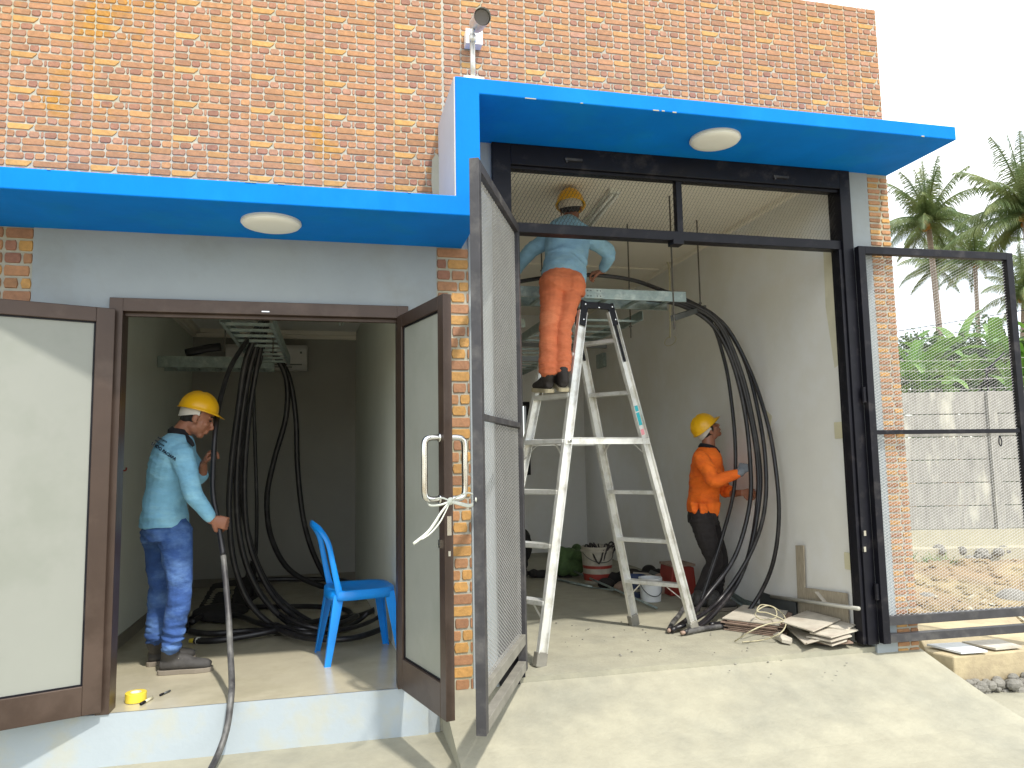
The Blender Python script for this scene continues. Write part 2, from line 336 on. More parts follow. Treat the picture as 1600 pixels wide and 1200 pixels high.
ROWS2 = [[(0, .30, 'd', 0), (.33, .62, 'r', 0), (.66, 1, 'r', 0)], [(0, .45, 't', 0), (.49, 1, 'o', 0)], [(0, .26, 'r', 2), (.30, .62, 'o', 2), (.66, 1, 't', 0)],
         [(0, .76, 'r', 0), (.80, 1, 'r', 0)], [(0, .2, 'd', 0), (.24, .7, 'o', 0), (.74, 1, 't', 0)]]
ROWS3 = [[(0, .54, 't', 0), (.60, 1, 't', 0)], [(0, .46, 'o', 0), (.52, 1, 't', 0)], [(0, .56, 't', 0), (.62, 1, 'r', 0)], [(0, .5, 'r', 0), (.56, 1, 'o', 0)]]
def bricks(mb, x0, x1, z0, z1, rows, tw, rh, ox=0, oz=0, y=0, dep=.005, gap=.0045, sat=1.0):
    th = rh*len(rows); rnd = random.Random(3)
    i0 = math.floor((x0-ox)/tw); i1 = math.ceil((x1-ox)/tw); j0 = math.floor((z0-oz)/th); j1 = math.ceil((z1-oz)/th)
    for j in range(j0, j1):
        for i in range(i0, i1):
            for k, row in enumerate(rows):
                zt = oz+(j+1)*th-k*rh; za = max(zt-rh+gap*.62, z0+.001); zb = min(zt-gap*.62, z1-.001)
                if zb-za < .008: continue
                for q, (a, b, c, sh) in enumerate(row):
                    b = (row[q+1][0] if q+1 < len(row) else 1.0); xa = ox+(i+a)*tw+gap*.45; xb = ox+(i+b)*tw-gap*.45
                    xa = max(xa, x0+.001); xb = min(xb, x1-.001)
                    if xb-xa < .008: continue
                    col = TC[c]; f = rnd.uniform(.86, 1.12); h = rnd.uniform(-.02, .02)
                    mb.col = (min(1, (col[0]*f+h)*sat), max(0, col[1]*f+h*.6)*sat, max(0, col[2]*f)*sat, 1)
                    rs = random.Random(k*31+q*7); j_ = lambda: rs.uniform(-.0018, .0018)
                    H = zb-za; Wd = xb-xa; ch = min(.005, Wd*.2)
                    if sh == 1: out = [(xa, za+.3*H), (xa+ch, za), (xb-.022, za), (xb-.003, za+.6*H), (xb, zb-.1*H), (xa+ch, zb), (xa, zb-.2*H)]
                    elif sh == 2: out = [(xa+.008, za), (xb-.006, za), (xb, za+.45*H), (xb-.008, zb), (xa+.008, zb), (xa, za+.5*H)]
                    else: out = [(xa+ch+j_(), za+j_()), ((xa+xb)/2, za+j_()*.8), (xb-ch+j_(), za+j_()), (xb, za+.3*H), (xb, zb-.25*H), (xb-ch, zb+j_()), ((xa+xb)/2, zb+j_()*.8), (xa+ch, zb+j_()), (xa, zb-.25*H), (xa, za+.25*H)]
                    cx, cz = (xa+xb)/2, (za+zb)/2; n = len(out); ins = .0028
                    vs = [(px, y, pz) for px, pz in out]+[(cx+(px-cx)*(1-2*ins/Wd), y-dep, cz+(pz-cz)*(1-2*ins/H)) for px, pz in out]
                    mb.add(vs, [tuple(range(n, 2*n))]+[(t, (t+1) % n, n+(t+1) % n, n+t) for t in range(n)])
    mb.col = None
# masonry cores
up = MB(); up.box(-6, XC0, .012, .20, SOF1+.05, ROOF); up.box(XC0, XE, .012, .20, SOF2, ROOF); up.box(-6, XE, .20, .24, ROOF-.05, ROOF)
up.box(XE-.02, XE, .20, 5.8, -.3, ROOF)
up.build('parapet_wall', 'mortar', B)
ub = MB(); T = aty(18, 20, 0)
bricks(ub, -3.6, XC0+.02, TOP1, ROOF, ROWS, .40, .0395, ox=T.x, oz=T.z, y=.012)
bricks(ub, XC0+.02, XE, TOP2, ROOF, ROWS, .40, .0395, ox=T.x, oz=T.z, y=.012)
ub.build('brick_tile_cladding', 'brick', B)
# left pillar, middle pillar, right pillar
for x0, x1, rows, tw, rh, zb in ((-3.2, -1.505, ROWS2, .26, .066, GZ), (.585, .775, ROWS2, .26, .066, -.06), (3.528, XE, ROWS3, .172, .0405, -.06)):
    p = MB(); p.box(x0, x1, .012, .15, zb-.2, SOF2 if x0 > 3 else SOF1)
    o = p.build('pillar', 'mortar', B)
    b = MB(); bricks(b, x0, x1, zb, SOF2-.002 if x0 > 3 else SOF1-.002, rows, tw, rh, ox=x0, oz=.02, y=.012, dep=.007, gap=.010)
    b.build('brick_tile_facing', 'brick2', o)
# plaster front panels
w = MB()
w.box(-1.505, DL0, .006, .15, GZ, SOF1); w.box(DL0, DR1, .006, .15, DH1, SOF1); w.box(DR1, .585, .006, .15, GZ, SOF1)
w.build('plaster_wall', 'plaster', B); w = MB()
w.box(.775, GL, .006, .15, -.3, SOF2); w.build('plaster_wall', 'plaster', B); w = MB(); w.box(GR, 3.528, .002, .15, -.06, SOF2); w.build('plaster_wall', 'plaster', B); w = MB()
w.box(XC0, .775, .02, .15, SOF1, SOF2); w.build('plaster_wall', 'plaster', B)
# riser in front of the left room
rs = MB(); rs.box(-1.75, .52, -.012, .006, -.6, 0); rs.build('step_riser', 'riser', B)
# canopies
cn = MB(); cn.prism([(x, CD, z) for x, z in ((-6, SOF1), (XC1, SOF1), (XC1, SOF2), (3.70, SOF2), (3.70, TOP2), (XC0, TOP2), (XC0, TOP1), (-6, TOP1))], (0, .604, 0))
cn.build('canopy', 'blue', B, bevel=.006)
ch_ = MB(); rn = random.Random(8)
for k in range(12):
    x = rn.uniform(XC1, 3.6) if k % 2 else rn.uniform(-1.8, .6); z = (SOF2 if k % 2 else TOP1)+rn.uniform(-.001, .002)*(1 if k % 2 else -1); L_ = rn.uniform(.01, .06)
    ch_.box(x, x+L_, CD-.0035, CD-.001, z-.002, z+.002+rn.random()*.003)
o = ch_.build('paint_chips', 'plinth', B); o['kind'] = 'stuff'
# grey left cheek of the upright
ck = MB(); ck.box(XC0-.006, XC0, CD+.004, .012, TOP1, TOP2-.004); ck.build('cheek_plaster', mat('cheek plaster', (.48, .48, .47, 1), .8, var=.05), B)
sm = MB()
pts = [(XC0-.03, .004, 2.62), (XC0-.05, -.002, 2.85), (XC0-.045, -.002, 2.98), (XC0-.02, -.004, 3.02), (XC0-.006, -.006, 3.0), (XC0-.006, -.006, 2.62)]
sm.prism(pts, (0, -.006, 0)); sm.build('mortar_smear', 'plinth', B)
me_ = MB()
for i in range(46):
    x = -3.2+i*.083; me_.ball((x, -.0, TOP1), (.06, .012, .006+.006*random.random()), n=6)
me_.build('mortar_bead', 'plinth', B)
# floors, ceilings, inner walls
fl = MB(); fl.box(-1.72, .52, .0, 4.1, -.2, 0); fl.build('tiled_floor', 'tilefloor', B)
fr = MB(); fr.box(.60, 3.42, .021, 5.6, -.25, -.004); fr.build('screed_floor', 'ramp', B)
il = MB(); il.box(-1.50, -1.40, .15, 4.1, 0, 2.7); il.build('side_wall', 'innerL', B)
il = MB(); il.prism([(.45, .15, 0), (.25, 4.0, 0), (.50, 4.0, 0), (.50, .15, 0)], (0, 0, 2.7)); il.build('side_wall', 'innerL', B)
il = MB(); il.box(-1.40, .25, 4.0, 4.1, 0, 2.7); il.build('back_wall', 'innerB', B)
il = MB(); il.box(-1.5, .55, .15, 4.1, 2.62, 2.70); il.build('room_ceiling', 'inner', B)
il = MB()
for y0, y1, z0, z1 in ((3.96, 4.0, 2.54, 2.62), (3.92, 3.96, 2.58, 2.62)): il.box(-1.4, .25, y0, y1, z0, z1)
for k in (0, 1): il.box(-1.40+.04*k, -1.36+.04*k, .2, 3.96, 2.54+.04*k, 2.62)
il.build('cornice', 'ceil', B)
sk = MB(); sk.box(-1.40, -1.388, .16, 4.0, 0, .08); sk.box(-1.388, .25, 3.988, 4.0, 0, .08); sk.build('skirting', 'skirt', B)
# right room
rr_ = MB(); rr_.box(3.34, 3.44, .15, 5.5, -.05, 3.3); rr_.build('side_wall', 'inner', B)
rr_ = MB(); rr_.box(.50, .60, .15, 5.5, -.05, 3.3); rr_.build('side_wall', 'inner', B)
WB0, WB1 = aty(800, 628, 5.5), aty(829, 742, 5.5)
wx0, wx1, wz0, wz1 = WB0.x-.6, WB1.x, WB1.z, WB0.z
rr_ = MB(); rr_.box(.6, wx0, 5.5, 5.6, -.05, 3.3); rr_.box(wx1, 3.34, 5.5, 5.6, -.05, 3.3); rr_.box(wx0, wx1, 5.5, 5.6, -.05, wz0); rr_.box(wx0, wx1, 5.5, 5.6, wz1, 3.3)
rr_.build('back_wall', 'inner', B)
cl = MB(); cl.box(.5, 3.44, .15, 5.6, 3.17, 3.25); cl.build('room_ceiling', 'ceil', B)
cl = MB()
cl.box(3.30, 3.34, .2, 5.5, 3.13, 3.17); cl.box(.6, 3.3, 2.85, 2.89, 3.155, 3.17)
cl.build('cornice', 'ceil', B)
rf = MB(); rf.box(-6, XE-.02, .2, 5.8, 3.9, 4.0); rf.box(-6, -5.9, .2, 5.8, -.3, 3.9); rf.box(-6, XE-.02, 5.8, 5.9, 3.3, 4.0); rf.build('roof_slab', 'plaster', B)
wf = MB(); e = .05
wf.box(wx0, wx1, 5.48, 5.6, wz1-e, wz1); wf.box(wx0, wx1, 5.48, 5.6, wz0, wz0+e); wf.box(wx1-e, wx1, 5.48, 5.6, wz0+e, wz1-e); wf.box(wx0, wx0+e, 5.48, 5.6, wz0+e, wz1-e)
wfo = wf.build('window', 'black', B)
for k, q in enumerate(([(1286, 385), (1306, 388), (1312, 470), (1322, 560), (1304, 575), (1290, 480)], [(1196, 640), (1206, 650), (1200, 690)])):
    pp = MB(); pp.prism([atx(x, y, 3.3385) for x, y in q], (.002, 0, 0)); pp.build('putty_patch', 'putty', B)
# right wall socket covers, red hook
for px, py in ((1312, 672), (1328, 877)):
    p = atx(px, py, 3.335); s_b = MB(); s_b.box(3.325, 3.34, p.y-.045, p.y+.045, p.z-.055, p.z+.055); s_b.build('wall_box', 'cream', B, bevel=.003)

# glazed doors --------------------------------------------------------
df = MB(); df.box(DL0, DL1, -.02, .10, 0, DH1); df.box(DR0, DR1, -.02, .10, 0, DH1); df.box(DL1, DR0, -.02, .10, DH0, DH1)
df.box(DL1, DR0, .02, .05, DH0-.02, DH0)
dfo = df.build('door_frame', 'bronze', B, bevel=.002)
cz_ = MB(); p = aty(415, 487, -.022); cz_.box(p.x-.02, p.x+.02, -.026, -.02, p.z-.003, p.z+.003); cz_.build('strike_plate', 'steel', dfo)
def leaf(hinge, end, z0, z1, st, top, bot, th, label):
    h, e_ = V((hinge[0], hinge[1], 0)), V((end[0], end[1], 0)); d = (e_-h); W = d.length; d.normalize(); n = V((-d.y, d.x, 0)); Z = V((0, 0, 1))
    f = MB()
    def bar(a0, a1, b0, b1, t=th, mb=f): mb.obox(h+d*((a0+a1)/2)+Z*((b0+b1)/2), d, n, Z, (a1-a0)/2, t/2, (b1-b0)/2)
    bar(0, st, z0, z1); bar(W-st, W, z0, z1); bar(st, W-st, z1-top, z1); bar(st, W-st, z0, z0+bot)
    o = f.build('door', 'bronze', B, bevel=.003)
    if label: o['label'] = label
    p = MB(); bar(st, W-st, z0+bot, z1-top, .012, p); p.build('pane', 'glass', o)
    gk = MB()
    for a0, a1, b0, b1 in ((st, W-st, z1-top-.008, z1-top), (st, W-st, z0+bot, z0+bot+.008), (st, st+.008, z0+bot, z1-top), (W-st-.008, W-st, z0+bot, z1-top)): bar(a0, a1, b0, b1, .022, gk)
    gk.build('gasket', 'black', o)
    return o, h, d, n, W
dl, *_ = leaf((-1.10, -.03), (-1.80, -.30), .02, 2.035, .085, .075, .14, .045, 'frosted door leaf swung open to the left')
drr, h, d, n, W = leaf((.375, -.03), (.545, -.66), .02, 2.035, .07, .07, .16, .045, 'frosted door leaf with steel pull handle swung open to the right')
# pull handles on both faces of the right leaf
a_t, a_b = aty(683, 684, -.62).z, aty(683, 780, -.62).z
base = h+d*(W-.045)
for sgn in (-1, 1):
    hb = MB(); o1 = n*(sgn*.022); o2 = n*(sgn*.105)
    P = lambda off, z: base+off+V((0, 0, z))
    zt, zb_ = a_t, a_b
    hb.tube([P(o1, zt), P(n*(sgn*.07), zt), P(n*(sgn*.098), zt-.012), P(o2, zt-.05), P(o2, (zt+zb_)/2), P(o2, zb_+.05), P(n*(sgn*.098), zb_+.012), P(n*(sgn*.07), zb_), P(o1, zb_)], .0155, 12, 5)
    for z in (zt, zb_): hb.lathe(P(o1, z), [(.021, -.002), (.021, .010)], 12, ax=n*sgn)
    hb.build('handle', 'steel', drr, smooth=True)
lk = MB(); ee = h+d*(W+.001)
for dz, hz, w_ in ((.83, .045, .011), (.70, .012, .006)):
    lk = MB(); lk.obox(ee+V((0, 0, aty(690, 822, -.66).z-.83+dz)), n, d, V((0, 0, 1)), w_, .002, hz); lk.build('lock', 'steel', drr)
lk = MB(); lk.obox(h+d*(W-.05)+n*(-.026)+V((0, 0, aty(683, 850, -.62).z)), n, d, V((0, 0, 1)), .006, .010, .02)
lk.build('lock', 'steel', drr)

# steel gate -----------------------------------------------------------
def expanded(mb, o, ex, ez, w, h, lw, sw, t=.0020, vertical=False, nrm=V((0, 1, 0))):
    # strands zigzag along the long way of the diamonds
    if vertical: ex, ez, w, h = ez, ex, h, w
    nr = int(h/(sw/2)); ns = int(w/(lw/2)); a = sw/4
    for r in range(nr):
        y0 = (r+.5)*sw/2; pts = []
        for k in range(ns+1):
            x = k*lw/2; s = 1 if (k+r) % 2 else -1; ox_ = lw*.09
            if k > 0: pts.append((x-ox_, y0+s*a))
            pts.append((x+ox_, y0+s*a))
        vs = []; fs = []
        for (x, y) in pts:
            x = min(max(x, 0), w); c = V(o)+ex*x+ez*y; vs += [c-ez*(t/2)-nrm*(t*.45), c+ez*(t/2)+nrm*(t*.45)]
        for i in range(len(pts)-1): fs.append((2*i, 2*i+2, 2*i+3, 2*i+1))
        mb.add(vs, fs)
GZT = 2.60                                      # transom underside
gf = MB(); fy0, fy1 = -.02, .11
gf.box(GL, GL+.115, fy0, fy1, -.03, SOF2-.002); gf.box(3.295, GR, fy0, fy1, .02, SOF2-.002)
gf.box(GL+.115, 3.295, fy0, fy1, 2.985, SOF2-.002); gf.box(GL+.115, 3.295, fy0+.02, fy1-.03, 2.575, 2.635)
gf.box(GL+.115, GL+.15, -.005, .06, 0, 2.575); gf.box(3.270, 3.295, -.005, .06, .02, 2.575)
p = aty(1063, 320, 0); gf.box(p.x-.02, p.x+.02, .01, .06, 2.635, 2.985)
gf.box(GL+.115, 3.295, .0, .012, 2.965, 2.985)
gfo = gf.build('gate_frame', 'black', B, bevel=.003)
p = aty(1058, 374, -.01); kb = MB(); kb.box(p.x-.035, p.x+.035, -.03, .05, 2.545, 2.575); kb.build('gate_stop', 'black', gfo)
for px, py in ((896, 250), (1220, 277)):
    p = aty(px, py, -.022); kb = MB(); kb.box(p.x-.055, p.x+.055, -.032, -.02, p.z-.007, p.z+.007); kb.box(p.x-.05, p.x-.04, -.032, -.02, p.z-.02, p.z-.007); kb.build('weld_tab', 'blackdust', gfo)
tm = MB(); X, Z = V((1, 0, 0)), V((0, 0, 1)); xm = aty(1063, 320, 0).x
expanded(tm, (GL+.115, .035, 2.635), X, Z, xm-.02-GL-.115, .35, .040, .023, t=.0034, vertical=True); expanded(tm, (xm+.02, .035, 2.635), X, Z, 3.295-xm-.02, .35, .040, .023, t=.0034, vertical=True)
tm.build('transom_mesh', 'meshdark', gfo)
def gate(hinge, end, z0, z1, zm, zb2, label, mm, tilt=0):
    h, e_ = V((hinge[0], hinge[1], 0)), V((end[0], end[1], 0)); d = e_-h; W = d.length; d.normalize(); n = V((-d.y, d.x, 0)); Z = V((0, 0, 1)); f = MB(); s = .05
    def bar(a0, a1, b0, b1, t=.045, mb=f): mb.obox(h+d*((a0+a1)/2)+Z*((b0+b1)/2), d, n, Z, (a1-a0)/2, t/2, (b1-b0)/2)
    bar(0, s, z0, z1); bar(W-s, W, z0, z1); bar(s, W-s, z1-s, z1); bar(s, W-s, zm, zm+.028, .03)
    o = f.build('gate', 'blackdust' if mm == 1 else 'black', B, bevel=.002); o['label'] = label
    lo = MB(); bar(s, W-s, z0+.005, z0+.055, .045, lo); bar(s, W-s, zb2, zb2+.055, .045, lo); lo.build('bottom_rail', 'dusty' if mm == 1 else 'blackdust', o, bevel=.002)
    m = MB(); expanded(m, h+d*s+n*.0+Z*(zb2+.055), d, Z, W-2*s, zm-zb2-.055, .040, .0195, t=.0021 if mm == 2 else .0026, nrm=n); expanded(m, h+d*s+Z*(zm+.028), d, Z, W-2*s, z1-s-zm-.028, .040, .0195, t=.0021 if mm == 2 else .0026, nrm=n)
    m.build('mesh_panel', 'mesh', o)
    for z in (.35, 1.6):
        hg = MB(); hg.lathe(h-d*.012-n*.0+Z*z, [(.014, -.05), (.014, .05)], 10); hg.build('hinge', 'black', o)
    return o, h, d, n, W
zm = atx(1450, 675, 4).z
g1 = gate((1.055, -.03), (.625, -.985), .055, 2.60, aty(770, 663, -.5).z, .20, 'mesh gate leaf swung out toward the viewer between the two bays', 1)
g2 = gate((3.372, -.045), (4.58, -.075), .03, 2.585, aty(1450, 678, -.05).z, .14, 'mesh gate leaf folded flat against the right brick pillar', 2)
pl_ = MB(); p = aty(1563, 690, -.08); pl_.tube([(p.x, p.y, p.z+.04), (p.x+.012, p.y, p.z), (p.x+.002, p.y, p.z-.03), (p.x-.012, p.y, p.z-.005), (p.x-.004, p.y, p.z+.04)], .004, 6); pl_.build('latch_loop', 'black', g2[0])
for py in (833, 858):
    p = aty(1350, py, -.03); q = MB(); q.box(p.x-.008, p.x+.008, -.04, -.025, p.z-.016, p.z+.016); q.build('hinge_pin', 'steel', gfo)

# ------------------------------------------------------------------ lamps, camera, antenna
def disc_lamp(px, py, z, label):
    c = atz(px, py, z); t = thing('ceiling_lamp', label, 'lamp', (c.x, c.y, z), 'round white lamps under the blue canopy')
    m = MB(); m.lathe((c.x, c.y, z), [(.148, 0), (.150, -.012)], 40); m.build('base', 'white', t, smooth=False)
    m = MB(); m.lathe((c.x, c.y, z-.010), [(.143, 0), (.146, -.006), (.140, -.014), (.115, -.022), (.07, -.027), (.02, -.028)], 40); m.build('diffuser', 'lamp', t, smooth=True)
disc_lamp(424, 346, SOF1, 'round white lamp under the lower left canopy')
disc_lamp(1117, 216, SOF2, 'round white lamp under the higher right canopy')
c = V((atz(739, 118, TOP2).x, CD+.06, TOP2)); c = aty(739, 116, CD+.05)
sc = thing('security_camera', 'grey security camera on a short pole above the corner of the blue canopy', 'security camera', (c.x, c.y, TOP2))
m = MB(); m.box(c.x-.055, c.x+.055, c.y-.03, c.y+.03, TOP2, TOP2+.02); m.build('base_plate', 'white', sc, bevel=.003)
tp = aty(740, 55, c.y); m = MB(); m.tube([(c.x, c.y, TOP2), (c.x, c.y, tp.z-.02)], .014, 12); m.tube([(c.x, c.y, tp.z-.04), (c.x, c.y, tp.z)], .018, 12); m.build('pole', 'alu', sc, smooth=True)
hd0, hd1 = aty(738, 48, c.y+.03), aty(754, 26, c.y-.12)
m = MB(); m.tube([(c.x, c.y, tp.z-.01), (c.x, c.y, tp.z+.02), hd0], .014, 10); m.build('arm', 'alu', sc, smooth=True)
ax = (aty(753, 27, c.y-.11)-aty(744, 40, c.y+.06)).normalized(); b0 = aty(744, 40, c.y+.06)
m = MB(); m.lathe(b0, [(.02, -.01), (.038, .0), (.042, .02), (.042, .15), (.045, .155), (.045, .20)], 24, ax=ax, cap=False); m.lathe(b0, [(.038, 0), (.03, .001)], 24, ax=ax); m.build('housing', 'alu', sc, smooth=True)
m = MB(); m.lathe(b0, [(.041, .17), (.039, .175)], 24, ax=ax); m.build('lens', 'lens', sc)
jb = aty(738, 66, .0); t = thing('junction_box', 'small grey junction box on the brick wall behind the camera pole', 'junction box', (jb.x, 0, jb.z))
m = MB(); m.box(jb.x-.05, jb.x+.05, -.06, .006, jb.z-.045, jb.z+.045); m.build('box', 'white', t, bevel=.004); m = MB(); m.box(jb.x-.052, jb.x+.052, -.066, -.06, jb.z-.047, jb.z+.047); m.build('lid', 'alu', t, bevel=.002)
p = aty(1343, 14, .15); m = MB(); m.tube([(p.x, .12, ROOF-.1), (p.x, .12, ROOF+.9)], .008, 6, 1); tag(m.build('roof_rod', 'alu'), 'thin metal rod standing on the parapet near its right end', 'rod')
# fluorescent fitting on right ceiling
a, b_ = atz(962, 296, 3.16), atz(926, 338, 3.16)
ft = thing('fluorescent_fixture', 'long fluorescent light fitting on the ceiling behind the transom mesh', 'light fixture', (a.x, a.y, 3.16))
dv = (b_-a).normalized(); b_ = a+dv*1.0
m = MB(); m.beam(a-V((0, 0, .005)), b_-V((0, 0, .005)), .09, .03); m.build('housing', 'white', ft, bevel=.003)
for s in (-1, 1):
    sd = V((-dv.y, dv.x, 0))*(.022*s); m = MB(); m.tube([a+sd-V((0, 0, .035))+dv*.03, b_+sd-V((0, 0, .035))-dv*.03], .012, 8, 1); m.build('tube', 'lamp', ft, smooth=True)

# ------------------------------------------------------------------ step ladder
def ladder():
    FA, FAb = V((1.21, .21, 0)), V((.93, .60, 0)); FB, FBb = V((2.47, .715, 0)), V((2.17, 1.07, 0))
    k0, k1 = aty(838, 617, .68), aty(812, 750, .64); kd = k1-k0; FAb = k1+kd*(-k1.z/kd.z)
    TA, TAb = aty(909, 487, .50), k0+kd*((2.22-k0.z)/kd.z); TB, TBb = aty(953, 487, .58), aty(896, 487, .80)
    L = thing('step_ladder', 'tall aluminium step ladder standing open under the worker in orange trousers', 'ladder', ((FA+FBb)/2).to_tuple())
    def rail(a, b, face):
        m = MB(); d = (b-a).normalized(); a2 = a+d*.07
        m.beam(a2, b, .012, .062, up=face); s = d.cross(face).normalized(); u = s.cross(d)
        for k in (-1, 1): m.beam(a2+u*(.031*k)-s*.009, b+u*(.031*k)-s*.009, .030, .005, up=face)
        o = m.build('rail', 'alu', L, bevel=.0015)
        q = MB(); q.obox(a+d*.035, d, s, u, .042, .021, .039); q.build('foot', 'dusty', o, bevel=.004)
    across_a = (FAb-FA).normalized(); across_b = (FBb-FB).normalized(); run = ((FB+FBb)-(FA+FAb)).normalized()
    rail(FA, TA, run); rail(FAb, TAb, run); rail(FB, TB, run); rail(FBb, TBb, run)
    def at(a, b, z): t = (z-a.z)/(b.z-a.z); return a.lerp(b, t)
    zsA = [.30, .60, .90, 1.19, 1.485, 1.80]; zsB = [.30, .60, .90, 1.19, 1.50, 1.80, 2.05]
    # match the steps that show in the photo
    zA = []
    for py in (935, 851, 769, 690, 617, 552): p = aty(835, py, .42); zA.append(p.z)
    for i, z in enumerate(zA):
        m = MB(); p, q = at(FA, TA, z), at(FAb, TAb, z); m.beam(p, q, .082, .028); m.beam(p-V((0, 0, .014)), q-V((0, 0, .014)), .06, .01); o = m.build('step', 'alu', L, bevel=.003)
        if i in (0, 3):
            for a, b, ra, rb in ((p, q, FA, TA), (q, p, FAb, TAb)):
                br = MB(); br.beam(a.lerp(b, .26)-V((0, 0, .02)), at(ra, rb, z-.12), .012, .004); br.build('brace', 'alu', o)
    for i, py in enumerate((903, 834, 765, 690, 625, 552)):
        c = (at(FB, TB, 1)+at(FBb, TBb, 1))/2; z = atx(1000-18*i if i else 1020, py, 2.33-.09*i).z
        m = MB(); p, q = at(FB, TB, z), at(FBb, TBb, z); m.beam(p, q, .06, .028); o = m.build('rung', 'alu', L, bevel=.003)
        if i in (0, 3):
            for a, b, ra, rb in ((p, q, FB, TB), (q, p, FBb, TBb)):
                br = MB(); br.beam(a.lerp(b, .26)-V((0, 0, .02)), at(ra, rb, z-.12), .012, .004); br.build('brace', 'alu', o)
    z = zA[3]
    for (f1, t1, f2, t2, off) in ((FA, TA, FB, TB, -.012), (FAb, TAb, FBb, TBb, .012)):
        p, q = at(f1, t1, z), at(f2, t2, z); e = across_a*off*1.6; m = MB(); m.beam(p+e-run*.03, q+e+run*.03, .006, .042); m.beam(p+e+V((0, 0, .02)), q+e+V((0, 0, .02)), .014, .005)
        o = m.build('spreader', 'alu', L, bevel=.001); k = MB(); k.lathe(p+e*1.6, [(.012, -.004), (.012, .006)], 10, ax=-across_a); k.build('bolt', 'steel', o)
    # black hinge brackets
    for a, b, c2, d2 in ((FA, TA, FB, TB), (FAb, TAb, FBb, TBb)):
        e = across_a*-.016; m = MB(); da = (b-a).normalized(); db = (d2-c2).normalized(); top = (b+d2)/2+V((0, 0, .015))
        ba, bb = b-da*.02, d2-db*.02
        m.beam(b-da*.10+e, b+da*.075+e, .012, .062, up=run); m.beam(d2-db*.10+e, d2+db*.055+e, .012, .058, up=run)
        m.beam(b+da*.045+e, top+V((0, 0, .025))+e, .016, .045); m.beam(top+V((0, 0, .025))+e, d2+db*.03+e, .016, .045)
        m.beam(d2-db*.10+e, d2-db*.36+e, .010, .018, up=run)
        o = m.build('hinge_bracket', 'black', L, bevel=.003)
        for w in (b-da*.07, b+da*.04, top, d2+db*.02, d2-db*.07):
            k = MB(); k.ball(w+e*1.6+V((0, 0, .01)), .007, n=8); k.build('rivet', 'steel', o)
    for zz, hh, ml in ((atx(998, 643, 2.2).z, .02, 'label_teal'), (atx(1000, 658, 2.2).z, .045, 'label_teal'), (atx(1004, 677, 2.2).z, .02, 'label_pink')):
        p = at(FB, TB, zz); d = (TB-FB).normalized(); s = d.cross(run).normalized(); m = MB(); m.obox(p+s*.0075-s*.0, d, s, s.cross(d), hh, .001, .018); m.obox(p-s*.0075, d, s, s.cross(d), hh, .001, .018)
        m.build('sticker', ml, L)
    return FA, TA, FAb, TAb
LFA, LTA, LFAb, LTAb = ladder()

